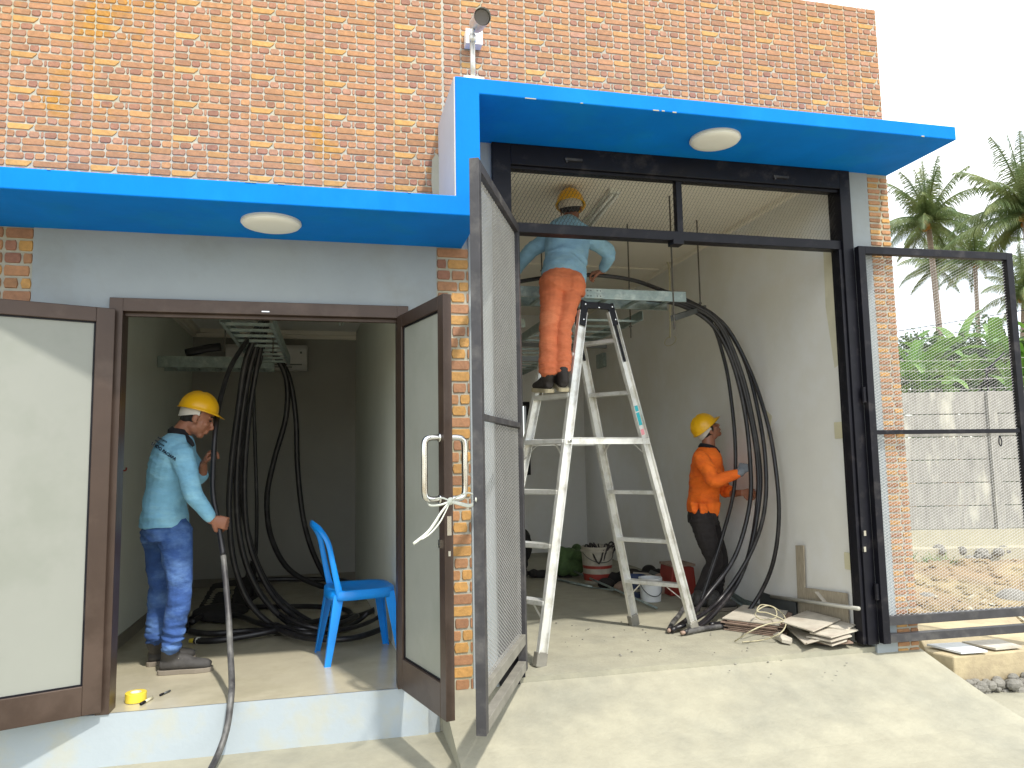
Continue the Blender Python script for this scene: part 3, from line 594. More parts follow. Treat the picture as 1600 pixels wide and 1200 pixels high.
# ------------------------------------------------------------------ blue chair
def chair():
    fl_, fr2 = V((-.03, .64, 0)), V((.40, .60, 0))
    # local frame: chair faces +X; origin under the seat
    yaw_ = R(9); c = V((.178, .80, 0)); Xc = V((math.cos(yaw_), math.sin(yaw_), 0)); Yc = V((-Xc.y, Xc.x, 0)); Zc = V((0, 0, 1))
    P = lambda x, y, z: c+Xc*x+Yc*y+Zc*z
    t = thing('plastic_chair', 'bright blue armless plastic chair on the cream floor in front of the coiled cables', 'chair', c.to_tuple())
    m = MB(); n = 28; ring = []
    def outline(sc_, z, dip=0):
        o = []
        for k in range(n):
            a = 2*math.pi*k/n; ca, sa = math.cos(a), math.sin(a); r = 1/(abs(ca)**4+abs(sa)**4)**.25
            o.append(P(ca*r*.205*sc_, sa*r*(.20-.012*ca)*sc_, z+dip))
        return o
    rings = [outline(.0001, .415), outline(.5, .418), outline(.85, .432), outline(.97, .438), outline(1.02, .430), outline(1.03, .400), outline(1.03, .378), outline(.99, .378), outline(.97, .42), outline(.0001, .405)]
    vs = [v for r_ in rings for v in r_]; fs = [(i*n+k, i*n+(k+1) % n, (i+1)*n+(k+1) % n, (i+1)*n+k) for i in range(len(rings)-1) for k in range(n)]
    m.add(vs, fs); m.build('seat', 'chair', t, smooth=True)
    for sx in (-1, 1):
        for sy in (-1, 1):
            m = MB(); tx, ty = sx*.175, sy*.165; bx, by = sx*.225+(.0 if sx > 0 else -.01), sy*.205
            top, bot = P(tx, ty, .41), P(bx, by, .0)
            a1, a2 = (Xc*-sx).normalized(), (Yc*-sy).normalized(); wt, wb = .062, .036
            q = []
            for p_, w_ in ((top, wt), (bot, wb)):
                k0 = p_+Xc*(sx*.012)+Yc*(sy*.012)
                q.append([k0, k0+a1*w_, k0+a1*w_+a2*.006, k0+a1*.006+a2*.006, k0+a1*.006+a2*w_, k0+a2*w_])
            vs = q[0]+q[1]; m.add(vs, [(i, (i+1) % 6, 6+(i+1) % 6, 6+i) for i in range(6)]+[(0, 1, 2, 3), (0, 3, 4, 5), (6, 9, 8, 7), (6, 11, 10, 9)])
            m.build('leg', 'chair', t, bevel=.002)
    m = MB(); pts = []
    for y in (-1, 1): pass
    arc = [P(-.150, -.180, .40), P(-.175, -.182, .50), P(-.200, -.180, .62), P(-.225, -.172, .73), P(-.262, -.130, .80), P(-.295, -.06, .835), P(-.30, 0, .84), P(-.295, .06, .835), P(-.262, .130, .80), P(-.225, .172, .73), P(-.200, .180, .62), P(-.175, .182, .50), P(-.150, .180, .40)]
    m.loft(arc, [(.024, .008), (.019, .008), (.017, .008), (.017, .008), (.018, .009), (.020, .009), (.022, .009), (.020, .009), (.018, .009), (.017, .008), (.017, .008), (.019, .008), (.024, .008)], [V((.9, 0, .0)), V((.9, 0, .1)), V((.9, 0, .2)), V((.8, .2, .2)), V((.4, .5, .7)), V((.1, .1, 1)), V((0, 0, 1)), V((.1, -.1, 1)), V((.4, -.5, .7)), V((.8, -.2, .2)), V((.9, 0, .2)), V((.9, 0, .1)), V((.9, 0, 0))], 12, 4)
    m.build('backrest', 'chair', t, smooth=True)
chair()

# ------------------------------------------------------------------ tape and pens on the floor
c = atz(212, 1096, 0); t = thing('tape_roll', 'roll of yellow tape on the floor by the left door jamb', 'tape', (c.x, c.y, 0))
m = MB(); m.lathe((c.x, c.y, 0), [(.026, .002), (.050, .002), (.052, .004), (.052, .046), (.050, .048), (.026, .048), (.026, .002)], 32, cap=False); m.build('tape', 'yellow', t, smooth=False)
m = MB(); m.lathe((c.x, c.y, 0), [(.0235, .001), (.026, .001), (.026, .049), (.0235, .049), (.0235, .001)], 28, cap=False); m.build('core', 'white', t, smooth=False)
for (x0, y0, x1, y1, ml, lb) in ((220, 1100, 238, 1090, 'cream', 'white marker pen with dark cap beside the yellow tape roll'), (250, 1086, 266, 1079, 'darkgalv', 'thin dark pen lying behind the white marker')):
    a, b = atz(x0, y0, .008), atz(x1, y1, .008); t = thing('pen', lb, 'pen', a.to_tuple(), 'pens on the cream floor')
    m = MB(); m.tube([a.lerp(b, .35), b], .0075 if ml == 'cream' else .005, 10, 1); m.build('barrel', ml, t, smooth=True)
    m = MB(); m.tube([a, a.lerp(b, .34)], .008 if ml == 'cream' else .0055, 10, 1); m.build('cap', 'black', t, smooth=True)
# red hook on the left wall
p = atx(190, 735, -1.395); m = MB(); m.tube([(-1.40, p.y, p.z), (-1.37, p.y, p.z), (-1.365, p.y+.0, p.z+.02)], .006, 8); tag(m.build('wall_hook', 'red', smooth=True), 'small red hook on the left wall of the left bay', 'hook')

# twine tying the handle to the gate ------------------------------------
t = thing('twine_tie', 'white twine knotted round the steel door handle and the mesh gate stile', 'twine', aty(705, 786, -.7).to_tuple())
K = aty(704, 783, -.74)
def rib(pts, w, name='strand'):
    m = MB(); m.loft(pts, [(w, .0022)]*len(pts), V((.15, .1, 1)), 6, 4); m.build(name, 'twine', t, smooth=True)
rib([K, aty(722, 788, -.82), aty(735, 790, -.92), aty(744, 783, -.97), aty(743, 780, -1.0)], .009)
rib([K, aty(715, 776, -.8), aty(732, 770, -.86), aty(745, 776, -.93)], .004)
rib([K, aty(690, 778, -.70), aty(676, 781, -.62), aty(670, 785, -.60)], .004)
rib([K, aty(688, 789, -.76), aty(672, 790, -.66), aty(668, 784, -.60)], .005)
rib([K, aty(690, 800, -.78), aty(680, 816, -.80), aty(668, 832, -.81), aty(646, 850, -.83)], .007)
rib([K, aty(696, 800, -.79), aty(686, 818, -.81), aty(672, 834, -.82), aty(658, 843, -.83)], .004)
m = MB(); m.ball(K, (.016, .014, .018)); m.build('knot', 'twine', t, smooth=True)

# ------------------------------------------------------------------ cable trays
def cable_tray(name_label, a, b, wv, h=.07, rungs=None, flip=1):
    a, b, wv = V(a), V(b), V(wv); d = (b-a).normalized(); t = thing('cable_tray', name_label, 'cable tray', a.to_tuple(), 'galvanised cable trays')
    for o_ in (V((0, 0, 0)), wv):
        m = MB(); m.beam(a+o_, b+o_, .003, h); wn_ = wv.normalized()*(1 if o_.length == 0 else -1)
        for s in (-1, 1): m.beam(a+o_+V((0, 0, s*h/2))+wn_*.010, b+o_+V((0, 0, s*h/2))+wn_*.010, .022, .003)
        m.build('side_rail', 'galv', t)
    L = (b-a).length; n = rungs or int(L/.25)
    for i in range(n):
        p = a+d*((i+.5)*L/n)+V((0, 0, -h/2+.012)); m = MB(); m.beam(p, p+wv, .032, .016); m.build('rung', 'galv', t)
    return t
# left room
ta = atx(338, 503, -1.0); zt = 2.13
A0 = aty(345, 505, .45)
t1 = cable_tray('ladder cable tray running back under the ceiling of the dark left bay', (A0.x, .40, A0.z+.03), (A0.x, 2.35, A0.z+.03), (.30, 0, 0), rungs=9)
m = MB()
B0 = aty(290, 565, 2.35); B1 = aty(425, 572, 2.35)
t2 = cable_tray('short cable tray crossing in front of the air conditioner', (-1.39, 2.36, B0.z), (B1.x, 2.36, B0.z), (0, .28, 0), h=.09, rungs=5)
m = MB(); m.loft([aty(290, 552, 2.4), aty(320, 545, 2.4), aty(345, 542, 2.4)], [(.035, .02)]*3, V((0, 0, 1)), 10, 3); tag(m.build('black_cable', 'cable', smooth=True), 'thick dark cable end lying on the crossing tray at the left wall', 'cable')
for i, (px, zb) in enumerate(((352, 2.1), (427, 2.05))):
    x = aty(px, 510, 1.0).x; m = MB(); m.tube([(x, 1.0, A0.z-.1), (x, 1.0, 2.62)], .005, 6, 1); tag(m.build('threaded_rod', 'rod'), 'threaded hanger rod %s the ladder cable tray in the left bay' % ('left of', 'right of')[i], 'rod', 'threaded hanger rods')
for i, px in enumerate((531, 535)):
    p0 = aty(px, 495, 1.2); p1 = aty(px, 509, 1.2); m = MB(); m.tube([(p0.x, 1.2, 2.62), (p1.x, 1.2, p1.z)], .004, 6, 1); tag(m.build('threaded_rod', 'galv'), ('left' if i == 0 else 'right')+' of two short bright hanger rods at the ceiling of the left bay', 'rod', 'threaded hanger rods')
# AC
p0, p1 = aty(432, 541, 3.9), aty(480, 579, 3.9); t = thing('air_conditioner', 'white wall mounted air conditioner on the back wall of the left bay', 'air conditioner', (p0.x, 3.99, p1.z))
x0, x1, z0, z1 = p1.x-.80, p1.x, p1.z, p0.z
m = MB(); m.prism([(x0, 3.99, z0), (x0, 3.99, z1), (x0, 3.80, z1), (x0, 3.78, z1-.04), (x0, 3.80, z0+.05), (x0, 3.86, z0)], (x1-x0, 0, 0)); m.build('body', 'ac', t, bevel=.008)
m = MB(); m.box(x0+.05, x1-.05, 3.79, 3.80, z0+.045, z0+.055); m.box(x0+.05, x1-.15, 3.815, 3.825, z0+.02, z0+.03); m.build('vent', 'darkgalv', t)
m = MB(); m.box(x1-.07, x1-.05, 3.775, 3.785, z1-.09, z1-.07); m.build('indicator', 'darkgalv', t)

# right room trays
zr = 2.435; ra = aty(1072, 464, .98); zr = ra.z
t3 = cable_tray('galvanised cable tray hanging crosswise behind the ladder top', (.62, .98, zr), (ra.x, .98, zr), (0, .34, 0), h=.075, rungs=8)
pj = aty(928, 465, .975); m = MB(); m.box(pj.x-.075, pj.x+.075, .968, .977, zr-.036, zr+.036); m.build('joint_plate', 'galv', t3)
for dx in (-.05, -.025, .025, .05):
    for dz in (-.02, .02): m = MB(); m.ball((pj.x+dx, .966, zr+dz), .005, n=6); m.build('bolt', 'darkgalv', t3)
e0, e1 = aty(870, 478, 1.4), aty(1000, 478, 1.4)
t4 = cable_tray('galvanised cable tray running to the back wall of the right bay', (e0.x, 1.35, zr-.08), (e0.x, 5.4, zr-.08), (e1.x-e0.x, 0, 0), rungs=15)
t5 = cable_tray('lower galvanised cable tray at the left side of the right bay', (.75, 1.7, zr-.10), (1.55, 1.7, zr-.10), (0, .3, 0), rungs=4)
st = thing('support_strut', 'dark steel strut hung under the right end of the crosswise tray', 'strut', aty(1053, 495, .85).to_tuple(), 'steel hanger struts')
m = MB(); m.beam(aty(1052, 497, .80), aty(1100, 481, 1.30), .04, .04); m.build('channel', 'darkgalv', st)
p = aty(940, 507, 2.6); st = thing('support_strut', 'dark steel strut below the tray that runs to the back wall', 'strut', (p.x, 2.6, p.z), 'steel hanger struts')
m = MB(); m.beam((e0.x-.15, 2.6, zr-.14), (e1.x+.15, 2.6, zr-.14), .04, .04); m.build('channel', 'darkgalv', st)
st = thing('support_strut', 'dark steel strut low at the left edge of the right bay', 'strut', aty(830, 560, 1.9).to_tuple(), 'steel hanger struts')
m = MB(); m.beam(aty(808, 561, 1.9), aty(842, 561, 1.9), .04, .04); m.build('channel', 'darkgalv', st)
for (px, yt, yb, Y, lb) in ((1054, 360, 515, .80, 'hanger rod at the front end of the strut right of the ladder'), (1095, 318, 492, 1.30, 'rightmost long hanger rod rising behind the transom mesh'),
                            (986, 368, 528, 1.5, 'hanger rod between the ladder top and the strut on the right'), (814, 470, 570, 1.9, 'hanger rod at the far left edge of the right bay'), (847, 395, 440, 1.9, 'hanger rod beside the left arm of the worker on the ladder')):
    a, b = aty(px, yb, Y), aty(px, yt, Y); m = MB(); m.tube([a, (a.x, a.y, 3.17)], .006, 6, 1); m.lathe((a.x, a.y, a.z+.09), [(.014, 0), (.014, .012)], 6); tag(m.build('threaded_rod', 'rod'), lb, 'rod', 'threaded hanger rods')
# white conduit with ring
a = atx(1042, 398, 3.30); m = MB(); x_ = 3.27
q = [atx(1035, 402, x_), atx(1044, 412, x_), atx(1046, 430, x_), atx(1047, 470, x_), atx(1047, 528, x_)]
m.tube(q, .009, 8); t = thing('conduit_pipe', 'cream conduit pipe hanging down the right wall with a loose ring at its end', 'conduit', q[-1].to_tuple())
m.build('pipe', 'cream', t, smooth=True); m = MB(); c = q[-1]; m.tube([c+V((0, .13*math.sin(k*.5), .045*math.cos(k*.5)-.03)) for k in range(12)], .004, 6); m.build('wire_loop', 'cream', t, smooth=True)
a, b = atx(941, 558, 3.33), atx(948, 572, 3.33)
m = MB(); m.box(3.29, 3.34, a.y-.12, a.y+.12, b.z, a.z+.04); tag(m.build('switch_box', 'galv', bevel=.004), 'small grey switch box high on the wall seen through the ladder', 'switch box')

# ------------------------------------------------------------------ cables
def cable(label, pts, r=.0185, m_='cable', group=None, tip=False):
    t = thing('power_cable', label, 'cable', V(pts[0]).to_tuple(), group)
    q = MB(); q.tube(pts, r, 10, 6); q.build('sheath', m_, t, smooth=True)
    if tip:
        a, b = V(pts[0]), V(pts[1]); d = (a-b).normalized(); q = MB(); q.tube([a-d*.01, a+d*.035], r*.72, 10, 1); q.build('core', 'yellow' if tip == 2 else 'scrapedge', t, smooth=True)
        if tip == 2: q = MB(); q.tube([a-d*.04, a-d*.015], r*1.06, 10, 1); q.build('tape_band', 'white', t)
    return t
GL_ = 'black power cables hanging in the left bay'
ax_ = lambda l, Y0, Y1: [aty(px, py, Y0+(Y1-Y0)*i/(len(l)-1)) for i, (px, py) in enumerate(l)]
hold = [aty(416, 492, 1.3), aty(395, 520, 1.2), aty(362, 570, 1.0), aty(344, 625, .85), aty(337, 670, .75), aty(334, 712, .70), aty(333, 770, .62), aty(342, 822, .55), aty(349, 868, .50), aty(357, 960, .36), aty(360, 1020, .2), aty(362, 1060, .08), aty(361, 1090, -.03), aty(354, 1140, -.10), aty(338, 1185, -.2), atz(312, 1232, GZ+.02)]
hc_ = cable('black cable held in both hands of the worker in jeans, trailing over the step', hold[:9], .0165, 'cable', GL_)
q = MB(); q.tube(hold[8:], .0165, 10, 6); q.build('dusty_section', 'cabledust', hc_, smooth=True)
sets = [
 ('outermost left cable of the hanging bundle in the left bay', [(414, 495), (385, 560), (372, 640), (362, 720), (358, 800), (366, 880), (392, 945), (440, 985), (500, 998), (560, 996), (612, 975)], 1.3, 1.75, .021),
 ('second cable from the left in the hanging bundle of the left bay', [(415, 496), (392, 570), (378, 650), (370, 740), (372, 820), (388, 890), (420, 945), (470, 985), (520, 992)], 1.35, 1.75, .0215),
 ('third cable from the left in the hanging bundle, shiny along its lower bend', [(417, 497), (400, 580), (388, 660), (382, 750), (386, 830), (402, 885), (430, 935), (470, 970), (520, 985)], 1.4, 1.8, .0205),
 ('fourth cable from the left in the hanging bundle of the left bay', [(414, 500), (388, 580), (382, 660), (376, 760), (392, 850), (420, 915), (460, 955), (500, 975), (545, 965)], 1.5, 1.9, .020),
 ('thin straight cable dropping behind the right side of the hanging bundle', [(419, 497), (408, 560), (397, 600), (398, 680), (401, 780), (400, 860), (394, 930)], 1.8, 2.3, .015),
 ('fifth cable in the hanging bundle, close against its neighbours', [(413, 500), (393, 550), (375, 620), (366, 700), (372, 790), (378, 860), (408, 930), (455, 975)], 1.55, 1.9, .020),
 ('curving cable that bows inward between the bundle and the blue chair', [(424, 545), (447, 590), (447, 650), (428, 720), (417, 780), (424, 840), (452, 890), (500, 915), (545, 918)], 2.35, 2.8, .024),
 ('rightmost hanging cable in the left bay, falling behind the blue chair', [(424, 546), (450, 585), (462, 650), (465, 730), (474, 810), (492, 870), (520, 915), (560, 935)], 2.4, 2.7, .023)]
for lb, l, Y0, Y1, r in sets: cable(lb, ax_(l, Y0, Y1), r, 'cable', GL_)
def floor_cable(lb, l, r=.021, z0=.022, m_='cable', g_='cables coiled on the floor of the left bay', tip=False):
    pts = []
    for i, p in enumerate(l): q = atz(p[0], p[1], (p[2] if len(p) > 2 else z0)); pts.append(q)
    cable(lb, pts, r, m_, g_, tip)
floor_cable('cable end with yellow core and white tape band by the worker in jeans', [(304, 1001), (330, 1001), (370, 996, .03), (430, 985, .05), (500, 970, .05), (560, 962), (590, 950)], .022, tip=2)
floor_cable('large outer cable loop lying on the floor of the left bay', [(290, 985), (300, 965), (340, 950), (420, 948), (500, 948, .03), (545, 955), (540, 975), (480, 988, .04), (400, 985), (330, 990), (296, 986)], .021)
floor_cable('second cable loop inside the large floor loop', [(300, 972), (330, 958, .05), (370, 962, .05), (410, 975, .06), (470, 984, .06), (530, 975, .05), (558, 962)], .022, z0=.05)
floor_cable('short cable end pointing up behind the seat of the blue chair', [(575, 957, .10), (560, 970, .05), (530, 985, .03), (480, 990, .05), (430, 975, .08)], .017, z0=.05)
floor_cable('cable stretch crossing the floor below the blue chair', [(612, 972), (590, 985), (550, 997), (500, 999), (450, 990), (410, 968)], .020, z0=.06)
floor_cable('cable lying along the back wall of the left bay', [(350, 912, .1), (400, 906, .12), (470, 905, .10), (540, 908, .08), (590, 930, .05)], .024)
floor_cable('cable curling from the chair leg toward the right wall', [(603, 950, .12), (590, 965, .05), (560, 978), (520, 985, .05), (470, 975, .1), (430, 955, .13)], .016, z0=.05)
GR_ = 'black power cables hanging in the right bay'
def lim(p, px, py, X=3.285): return atx(px, py, X) if p.x > X else p
cable('single cable running over the tray past the hands of the worker on the ladder', [aty(806, 441, .95), aty(850, 434, .95), aty(905, 430, .92), aty(945, 431, .9), aty(990, 438, .95), aty(1030, 452, 1.05), aty(1075, 470, 1.15), aty(1124, 500, 1.2), aty(1162, 560, 1.15), aty(1184, 640, 1.05), aty(1196, 720, .93), aty(1194, 800, .92), aty(1170, 870, .98), aty(1124, 938, 1.0), atz(1078, 972, .06), atz(1046, 984, .02)], .0155, 'cable', GR_, tip=1)
rs_ = [
 ('inner cable of the right bundle reaching the floor by the ladder foot', [(1010, 468), (1060, 476), (1110, 505), (1142, 560), (1163, 640), (1172, 720), (1171, 790), (1148, 870), (1105, 930), (1080, 962), (1050, 985)], 1.1, .85, .0165),
 ('middle cable of the right bundle pressed against the gloved hand', [(1015, 466), (1062, 473), (1118, 503), (1150, 570), (1172, 650), (1184, 730), (1182, 800), (1166, 880), (1135, 935), (1100, 970), (1070, 988)], 1.15, .9, .0165),
 ('outer cable of the main right bundle, dusty near the floor', [(1020, 464), (1064, 470), (1120, 500), (1156, 575), (1177, 660), (1188, 740), (1184, 800), (1172, 860), (1150, 915), (1115, 960), (1090, 982)], 1.2, .95, .0165)]
for rs_i, (lb, l, Y0, Y1, r) in enumerate(rs_):
    pts = []; n_ = len(l)
    for i, (px, py) in enumerate(l):
        f = i/(n_-1); Y = 1.2-.16*math.sin(min(f*1.35, 1)*math.pi*.5)-.01*rs_i; pts.append(aty(px, py, Y) if f < .78 else None)
    for i in range(n_):
        if pts[i] is None: f = (i/(n_-1)-.78)/.22; pts[i] = aty(l[i][0], l[i][1], 1.04+(atz(l[-1][0], l[-1][1], .03).y-1.04)*min(1, f*1.0)) if i < n_-1 else atz(l[i][0], l[i][1], .022)
    pts = [lim(p, px, py, 3.30-r-.01*rs_i) for p, (px, py) in zip(pts, l)]
    cable(lb, pts, r, 'cable', GR_)
cable('lone outer cable bowing far out along the right wall', [aty(1066, 470, 1.25), aty(1128, 503, 1.2), aty(1170, 575, 1.1), aty(1199, 660, .92), aty(1213, 740, .81), aty(1217, 810, .79), aty(1209, 875, .84), aty(1189, 925, .95), atz(1158, 965, .02), atz(1110, 976, .02)], .0155, 'cable', GR_)
cable('lone inner cable falling past the face of the worker in orange shirt', [aty(1064, 472, 1.3), aty(1110, 503, 1.4), aty(1131, 560, 1.4), aty(1142, 620, 1.35), aty(1149, 700, 1.3), aty(1146, 770, 1.3), aty(1128, 840, 1.35), aty(1112, 890, 1.3), atz(1090, 955, .03)], .0155, 'cable', GR_)
for lb, l, z0 in (('short cut cable end on the floor just behind the ladder foot', [(1046, 984), (1052, 972), (1062, 960), (1075, 940, .06), (1090, 925, .12)], .02), ('dusty cable end lying flat at the ladder foot', [(1070, 988), (1100, 982), (1140, 976), (1175, 966)], .02)):
    floor_cable(lb, l, .018, z0, 'cabledust', 'cable ends on the floor of the right bay', tip=1)

# black tarp heap in the left bay
t = MB(); q0, q1, q2, q3 = atz(293, 973, .01), atz(357, 960, .01), aty(379, 903, 2.75), aty(330, 912, 2.75); q4 = aty(391, 872, 2.95); q5 = aty(405, 930, 2.7); th_ = V((.02, .05, -.01))
t.prism([q0, q1, q2, q3], th_); t.prism([q1, q5, q4, q2], th_*1.1); t.prism([atz(300, 970, .01), atz(352, 975, .015), q1, q0], (0, 0, .02))
t.ball(atz(345, 955, .06), (.22, .16, .06), n=12)
tag(fuse(t, 'tarp', 'darkstuff', None, .012, 3), 'dark folded tarp leaning on the coiled cables behind the worker in jeans', 'tarp')

# ------------------------------------------------------------------ things on the right floor
def bucket(label, px, py, r0, r1, h, mt, band=None, handle=True, name='bucket'):
    c = atz(px, py, 0); c.y += r0*.9; t = thing(name, label, 'bucket', (c.x, c.y, 0)); z = -.004
    m = MB(); m.lathe((c.x, c.y, z), [(r0*.9, .002), (r0, .004), (r1, h-.05), (r1+.010, h-.05), (r1+.010, h-.035), (r1+.002, h-.03), (r1+.006, h), (r1-.002, h), (r0*.96, .02), (0.001, .02)], 28); m.build('body', mt, t, smooth=False)
    if band:
        f = lambda q: r0+(r1-r0)*q; m = MB()
        for q0, q1 in band[1]: m.lathe((c.x, c.y, z), [(f(q0)+.0015, h*q0), (f(q1)+.0015, h*q1)], 28, cap=False)
        m.build('printed_band', band[0], t)
    if handle: m = MB(); m.tube([c+V((r1*math.cos(a_), -r1*math.sin(a_)*1.0, h-.05-.10*math.sin(a_))) for a_ in [math.pi*k/8 for k in range(9)]], .004, 6); m.build('handle', 'darkgalv', t)
    return t, c
bt, bc = bucket('used paint bucket with red bands and black hose looped over its rim', 941, 913, .135, .155, .36, 'bucketwhite', ('red', ((.10, .28), (.42, .58))))
for k, (a0, lb) in enumerate(((0, 'loop'),)):
    q = MB(); pts = []
    for i in range(34):
        a_ = i*.62; rr2 = .13+.03*math.sin(i*1.7); pts.append(bc+V((rr2*math.cos(a_)+.03, -.02+rr2*math.sin(a_)*.9-.05*(i % 3 == 0), .36+.02*math.sin(i*2.3)-(.14 if i % 5 == 2 else 0)-(.10 if i % 7 == 3 else 0))))
    q.tube(pts, .008, 6, 4); tag(q.build('hose', 'bootblk', smooth=True), 'tangled black hose draped over the used paint bucket', 'hose')
bucket('small white bucket on the floor behind the right legs of the ladder', 1023, 941, .085, .095, .20, 'bucketclean', None)
bucket('dark blue paint tin left of the small white bucket', 1000, 934, .075, .078, .19, 'navy', ('bucketwhite', ((.3, .42),)), name='paint_tin')
c = atz(1052, 935, 0); t = thing('tool_case', 'red plastic case behind the small white bucket', 'case', (c.x+.05, c.y+.1, 0))
m = MB(); m.prism([(c.x+.02, c.y+.10, 0), (c.x+.28, c.y+.10, 0), (c.x+.26, c.y+.10, .24), (c.x+.05, c.y+.10, .27)], (0, .25, 0)); m.build('body', 'red', t, bevel=.01)
m = MB(); m.box(c.x+.04, c.x+.27, c.y+.09, c.y+.36, .25, .27); m.build('lid', 'scrapedge', t, bevel=.004)
for i, (px, py, w_, h_, lb) in enumerate(((1000, 905, .30, .16, 'grey cloth heap between the paint bucket and the white bucket'), (1040, 918, .22, .14, 'brown cloth bundle right of the white bucket'))):
    c = atz(px, py+15, 0); c.y += .3; m = MB()
    for k in range(9): m.ball(c+V((random.uniform(-w_, w_), random.uniform(-.12, .12), h_*random.uniform(.2, .7))), (random.uniform(.07, .13), .09, random.uniform(.05, .09)), n=8)
    tag(fuse(m, 'cloth_heap', 'darkstuff' if i == 0 else 'scrapedge', None, .016, 2), lb, 'cloth')
for i, (l, w_) in enumerate(((((990, 898), (1050, 902)), .10), (((1015, 893), (1045, 905)), .07), (((1000, 902), (1035, 908)), .12))):
    a, b = aty(*l[0], 2.55), aty(*l[1], 2.45); m = MB(); m.beam(a, b, w_, .012, up=V((0, -.3, 1))); tag(m.build('board_offcut', ('scrap', 'darkgalv', 'galv')[i]), ('pale', 'dark thin', 'grey')[i]+' offcut lying on top of the heap behind the white bucket', 'board', 'offcuts on the heap')
c = atz(905, 905, 0); c.y += .25; m = MB()
for k in range(14): m.ball(c+V((random.uniform(-.16, .14), random.uniform(-.12, .12), random.uniform(.05, .24))), (random.uniform(.07, .11), .10, random.uniform(.06, .11)), n=8)
tag(fuse(m, 'sack', 'greenbag', None, .014, 2), 'crumpled green sack leaning beside the used paint bucket', 'sack')
c = atz(826, 905, 0); c.y += .3; m = MB()
for k in range(8): m.ball(c+V((random.uniform(-.25, .05), random.uniform(-.1, .1), random.uniform(.05, .42))), (random.uniform(.09, .13), .12, random.uniform(.1, .16)), n=8)
tag(fuse(m, 'backpack', 'darkstuff', None, .016, 3), 'dark backpack slumped at the left edge of the right bay', 'backpack')
c = atz(850, 905, 0); c.y += .15; m = MB()
for k in range(16): m.ball(c+V((random.uniform(-.35, .28), random.uniform(-.1, .1), random.uniform(.0, .07))), (random.uniform(.04, .09), .06, random.uniform(.03, .06)), n=8)
tag(fuse(m, 'rag_heap', 'darkstuff', None, .014, 2), 'low heap of dark rags along the back of the right bay', 'rags')
for i, (a, b, r) in enumerate((((880, 895), (1026, 950), .010), ((868, 905), (925, 917), .012), ((925, 918), (960, 922), .006))):
    p, q = atz(*a, .012), atz(*b, .012); 
    if i == 0: p.z = .08
    m = MB(); m.tube([p, q], r, 8, 1); tag(m.build('conduit_pipe', 'galv', smooth=True), ('long thin grey pipe lying diagonally before the paint bucket', 'short grey pipe on the floor left of the paint bucket', 'thinnest short rod on the floor under the paint bucket')[i], 'pipe', 'loose pipes on the floor')
# channels lying along the right wall
for i, (a, b, w_, h_) in enumerate((((1128, 914, 2.3), (1268, 956, .75), .05, .03), ((1140, 918, 2.2), (1231, 950, .95), .05, .03), ((1133, 940, 1.9), (1180, 957, .95), .06, .03), ((1150, 930, 1.75), (1245, 972, .72), .07, .10))):
    p, q = aty(*a), aty(*b); p.z = max(p.z, .03); q.z = max(q.z, .03 if i < 3 else .05)
    m = MB(); m.beam(p, q, w_, .003); m.beam(p+V((0, 0, h_/2)), q+V((0, 0, h_/2)), .003, h_); m.beam(p+V((w_*.5, 0, h_/2)), q+V((w_*.5, 0, h_/2)), .003, h_)
    tag(m.build('steel_channel', 'galv' if i < 3 else 'darkgalv'), ('longest bright metal channel lying along the right wall', 'shorter bright metal channel beside the longest one', 'short metal channel nearest the boots of the worker in orange', 'deep dull metal channel under the bright channels')[i], 'metal channel', 'metal channels along the right wall')
p, q = atx(1205, 932, 3.31), atx(1342, 951, 3.25); m = MB(); m.tube([p, q], .013, 10, 1); tag(m.build('conduit_pipe', 'pipe', smooth=True), 'thick grey pipe leaning along the foot of the right wall', 'pipe', 'loose pipes on the floor')
# L shaped wood panel leaning on the wall
xw = 3.325; q = [atx(1245, 852, xw), atx(1257, 852, xw), atx(1259, 918, xw), atx(1325, 927, xw), atx(1328, 975, xw), atx(1249, 962, xw)]
q[4].z = -.004; q[5].z = -.004
m = MB(); m.prism(q, (-.012, 0, 0)); tag(m.build('wood_panel', 'wood'), 'L-shaped grooved wood panel leaning against the right wall', 'panel')
p, q = atx(1276, 925, 3.30), atx(1290, 942, 3.30); m = MB(); m.beam(p, q, .03, .006); tag(m.build('batten', 'scrap'), 'small pale batten stuck on the L-shaped wood panel', 'batten')
# stack of boards with rope
c = atz(1178, 985, 0); gs = 'boards stacked by the ladder foot'
ws = .45
a, b, c2, d2 = atz(1132, 984), atz(1222, 996), atz(1235, 972), atz(1165, 962)
for k in range(7):
    o_ = V((random.uniform(-.03, .03), random.uniform(-.02, .02), .012*k)); m = MB(); m.prism([p+o_ for p in (a, b, c2, d2)], (0, 0, .007)); tag(m.build('board', 'scrapedge' if k < 6 else 'scrap'), 'thin brown board in the neat stack beside the ladder foot, '+('lowest of the stack', 'second from the bottom', 'third from the bottom', 'fourth from the bottom', 'fifth from the bottom', 'just under the top board', 'topmost of the stack')[k], 'board', gs)
m = MB(); tc_ = (a+b+c2+d2)/4+V((0, 0, .1)); pts = []
pts = [atz(1148, 1002, .005), atz(1175, 985, .095), atz(1200, 975, .11), atz(1225, 970, .11), atz(1200, 958, .16), atz(1183, 955, .2), atz(1190, 945, .18), atz(1210, 950, .16), atz(1212, 965, .12), atz(1190, 968, .11), atz(1180, 958, .14), atz(1200, 946, .18), atz(1222, 958, .12), atz(1228, 975, .10), atz(1218, 990, .06), atz(1190, 1000, .008), atz(1160, 1003, .006)]
m.tube(pts, .0042, 7, 5); tag(m.build('rope', 'rope', smooth=True), 'cream rope looped loosely over the stack of thin brown boards', 'rope')
gp = 'ceiling panel offcuts piled inside the gate'
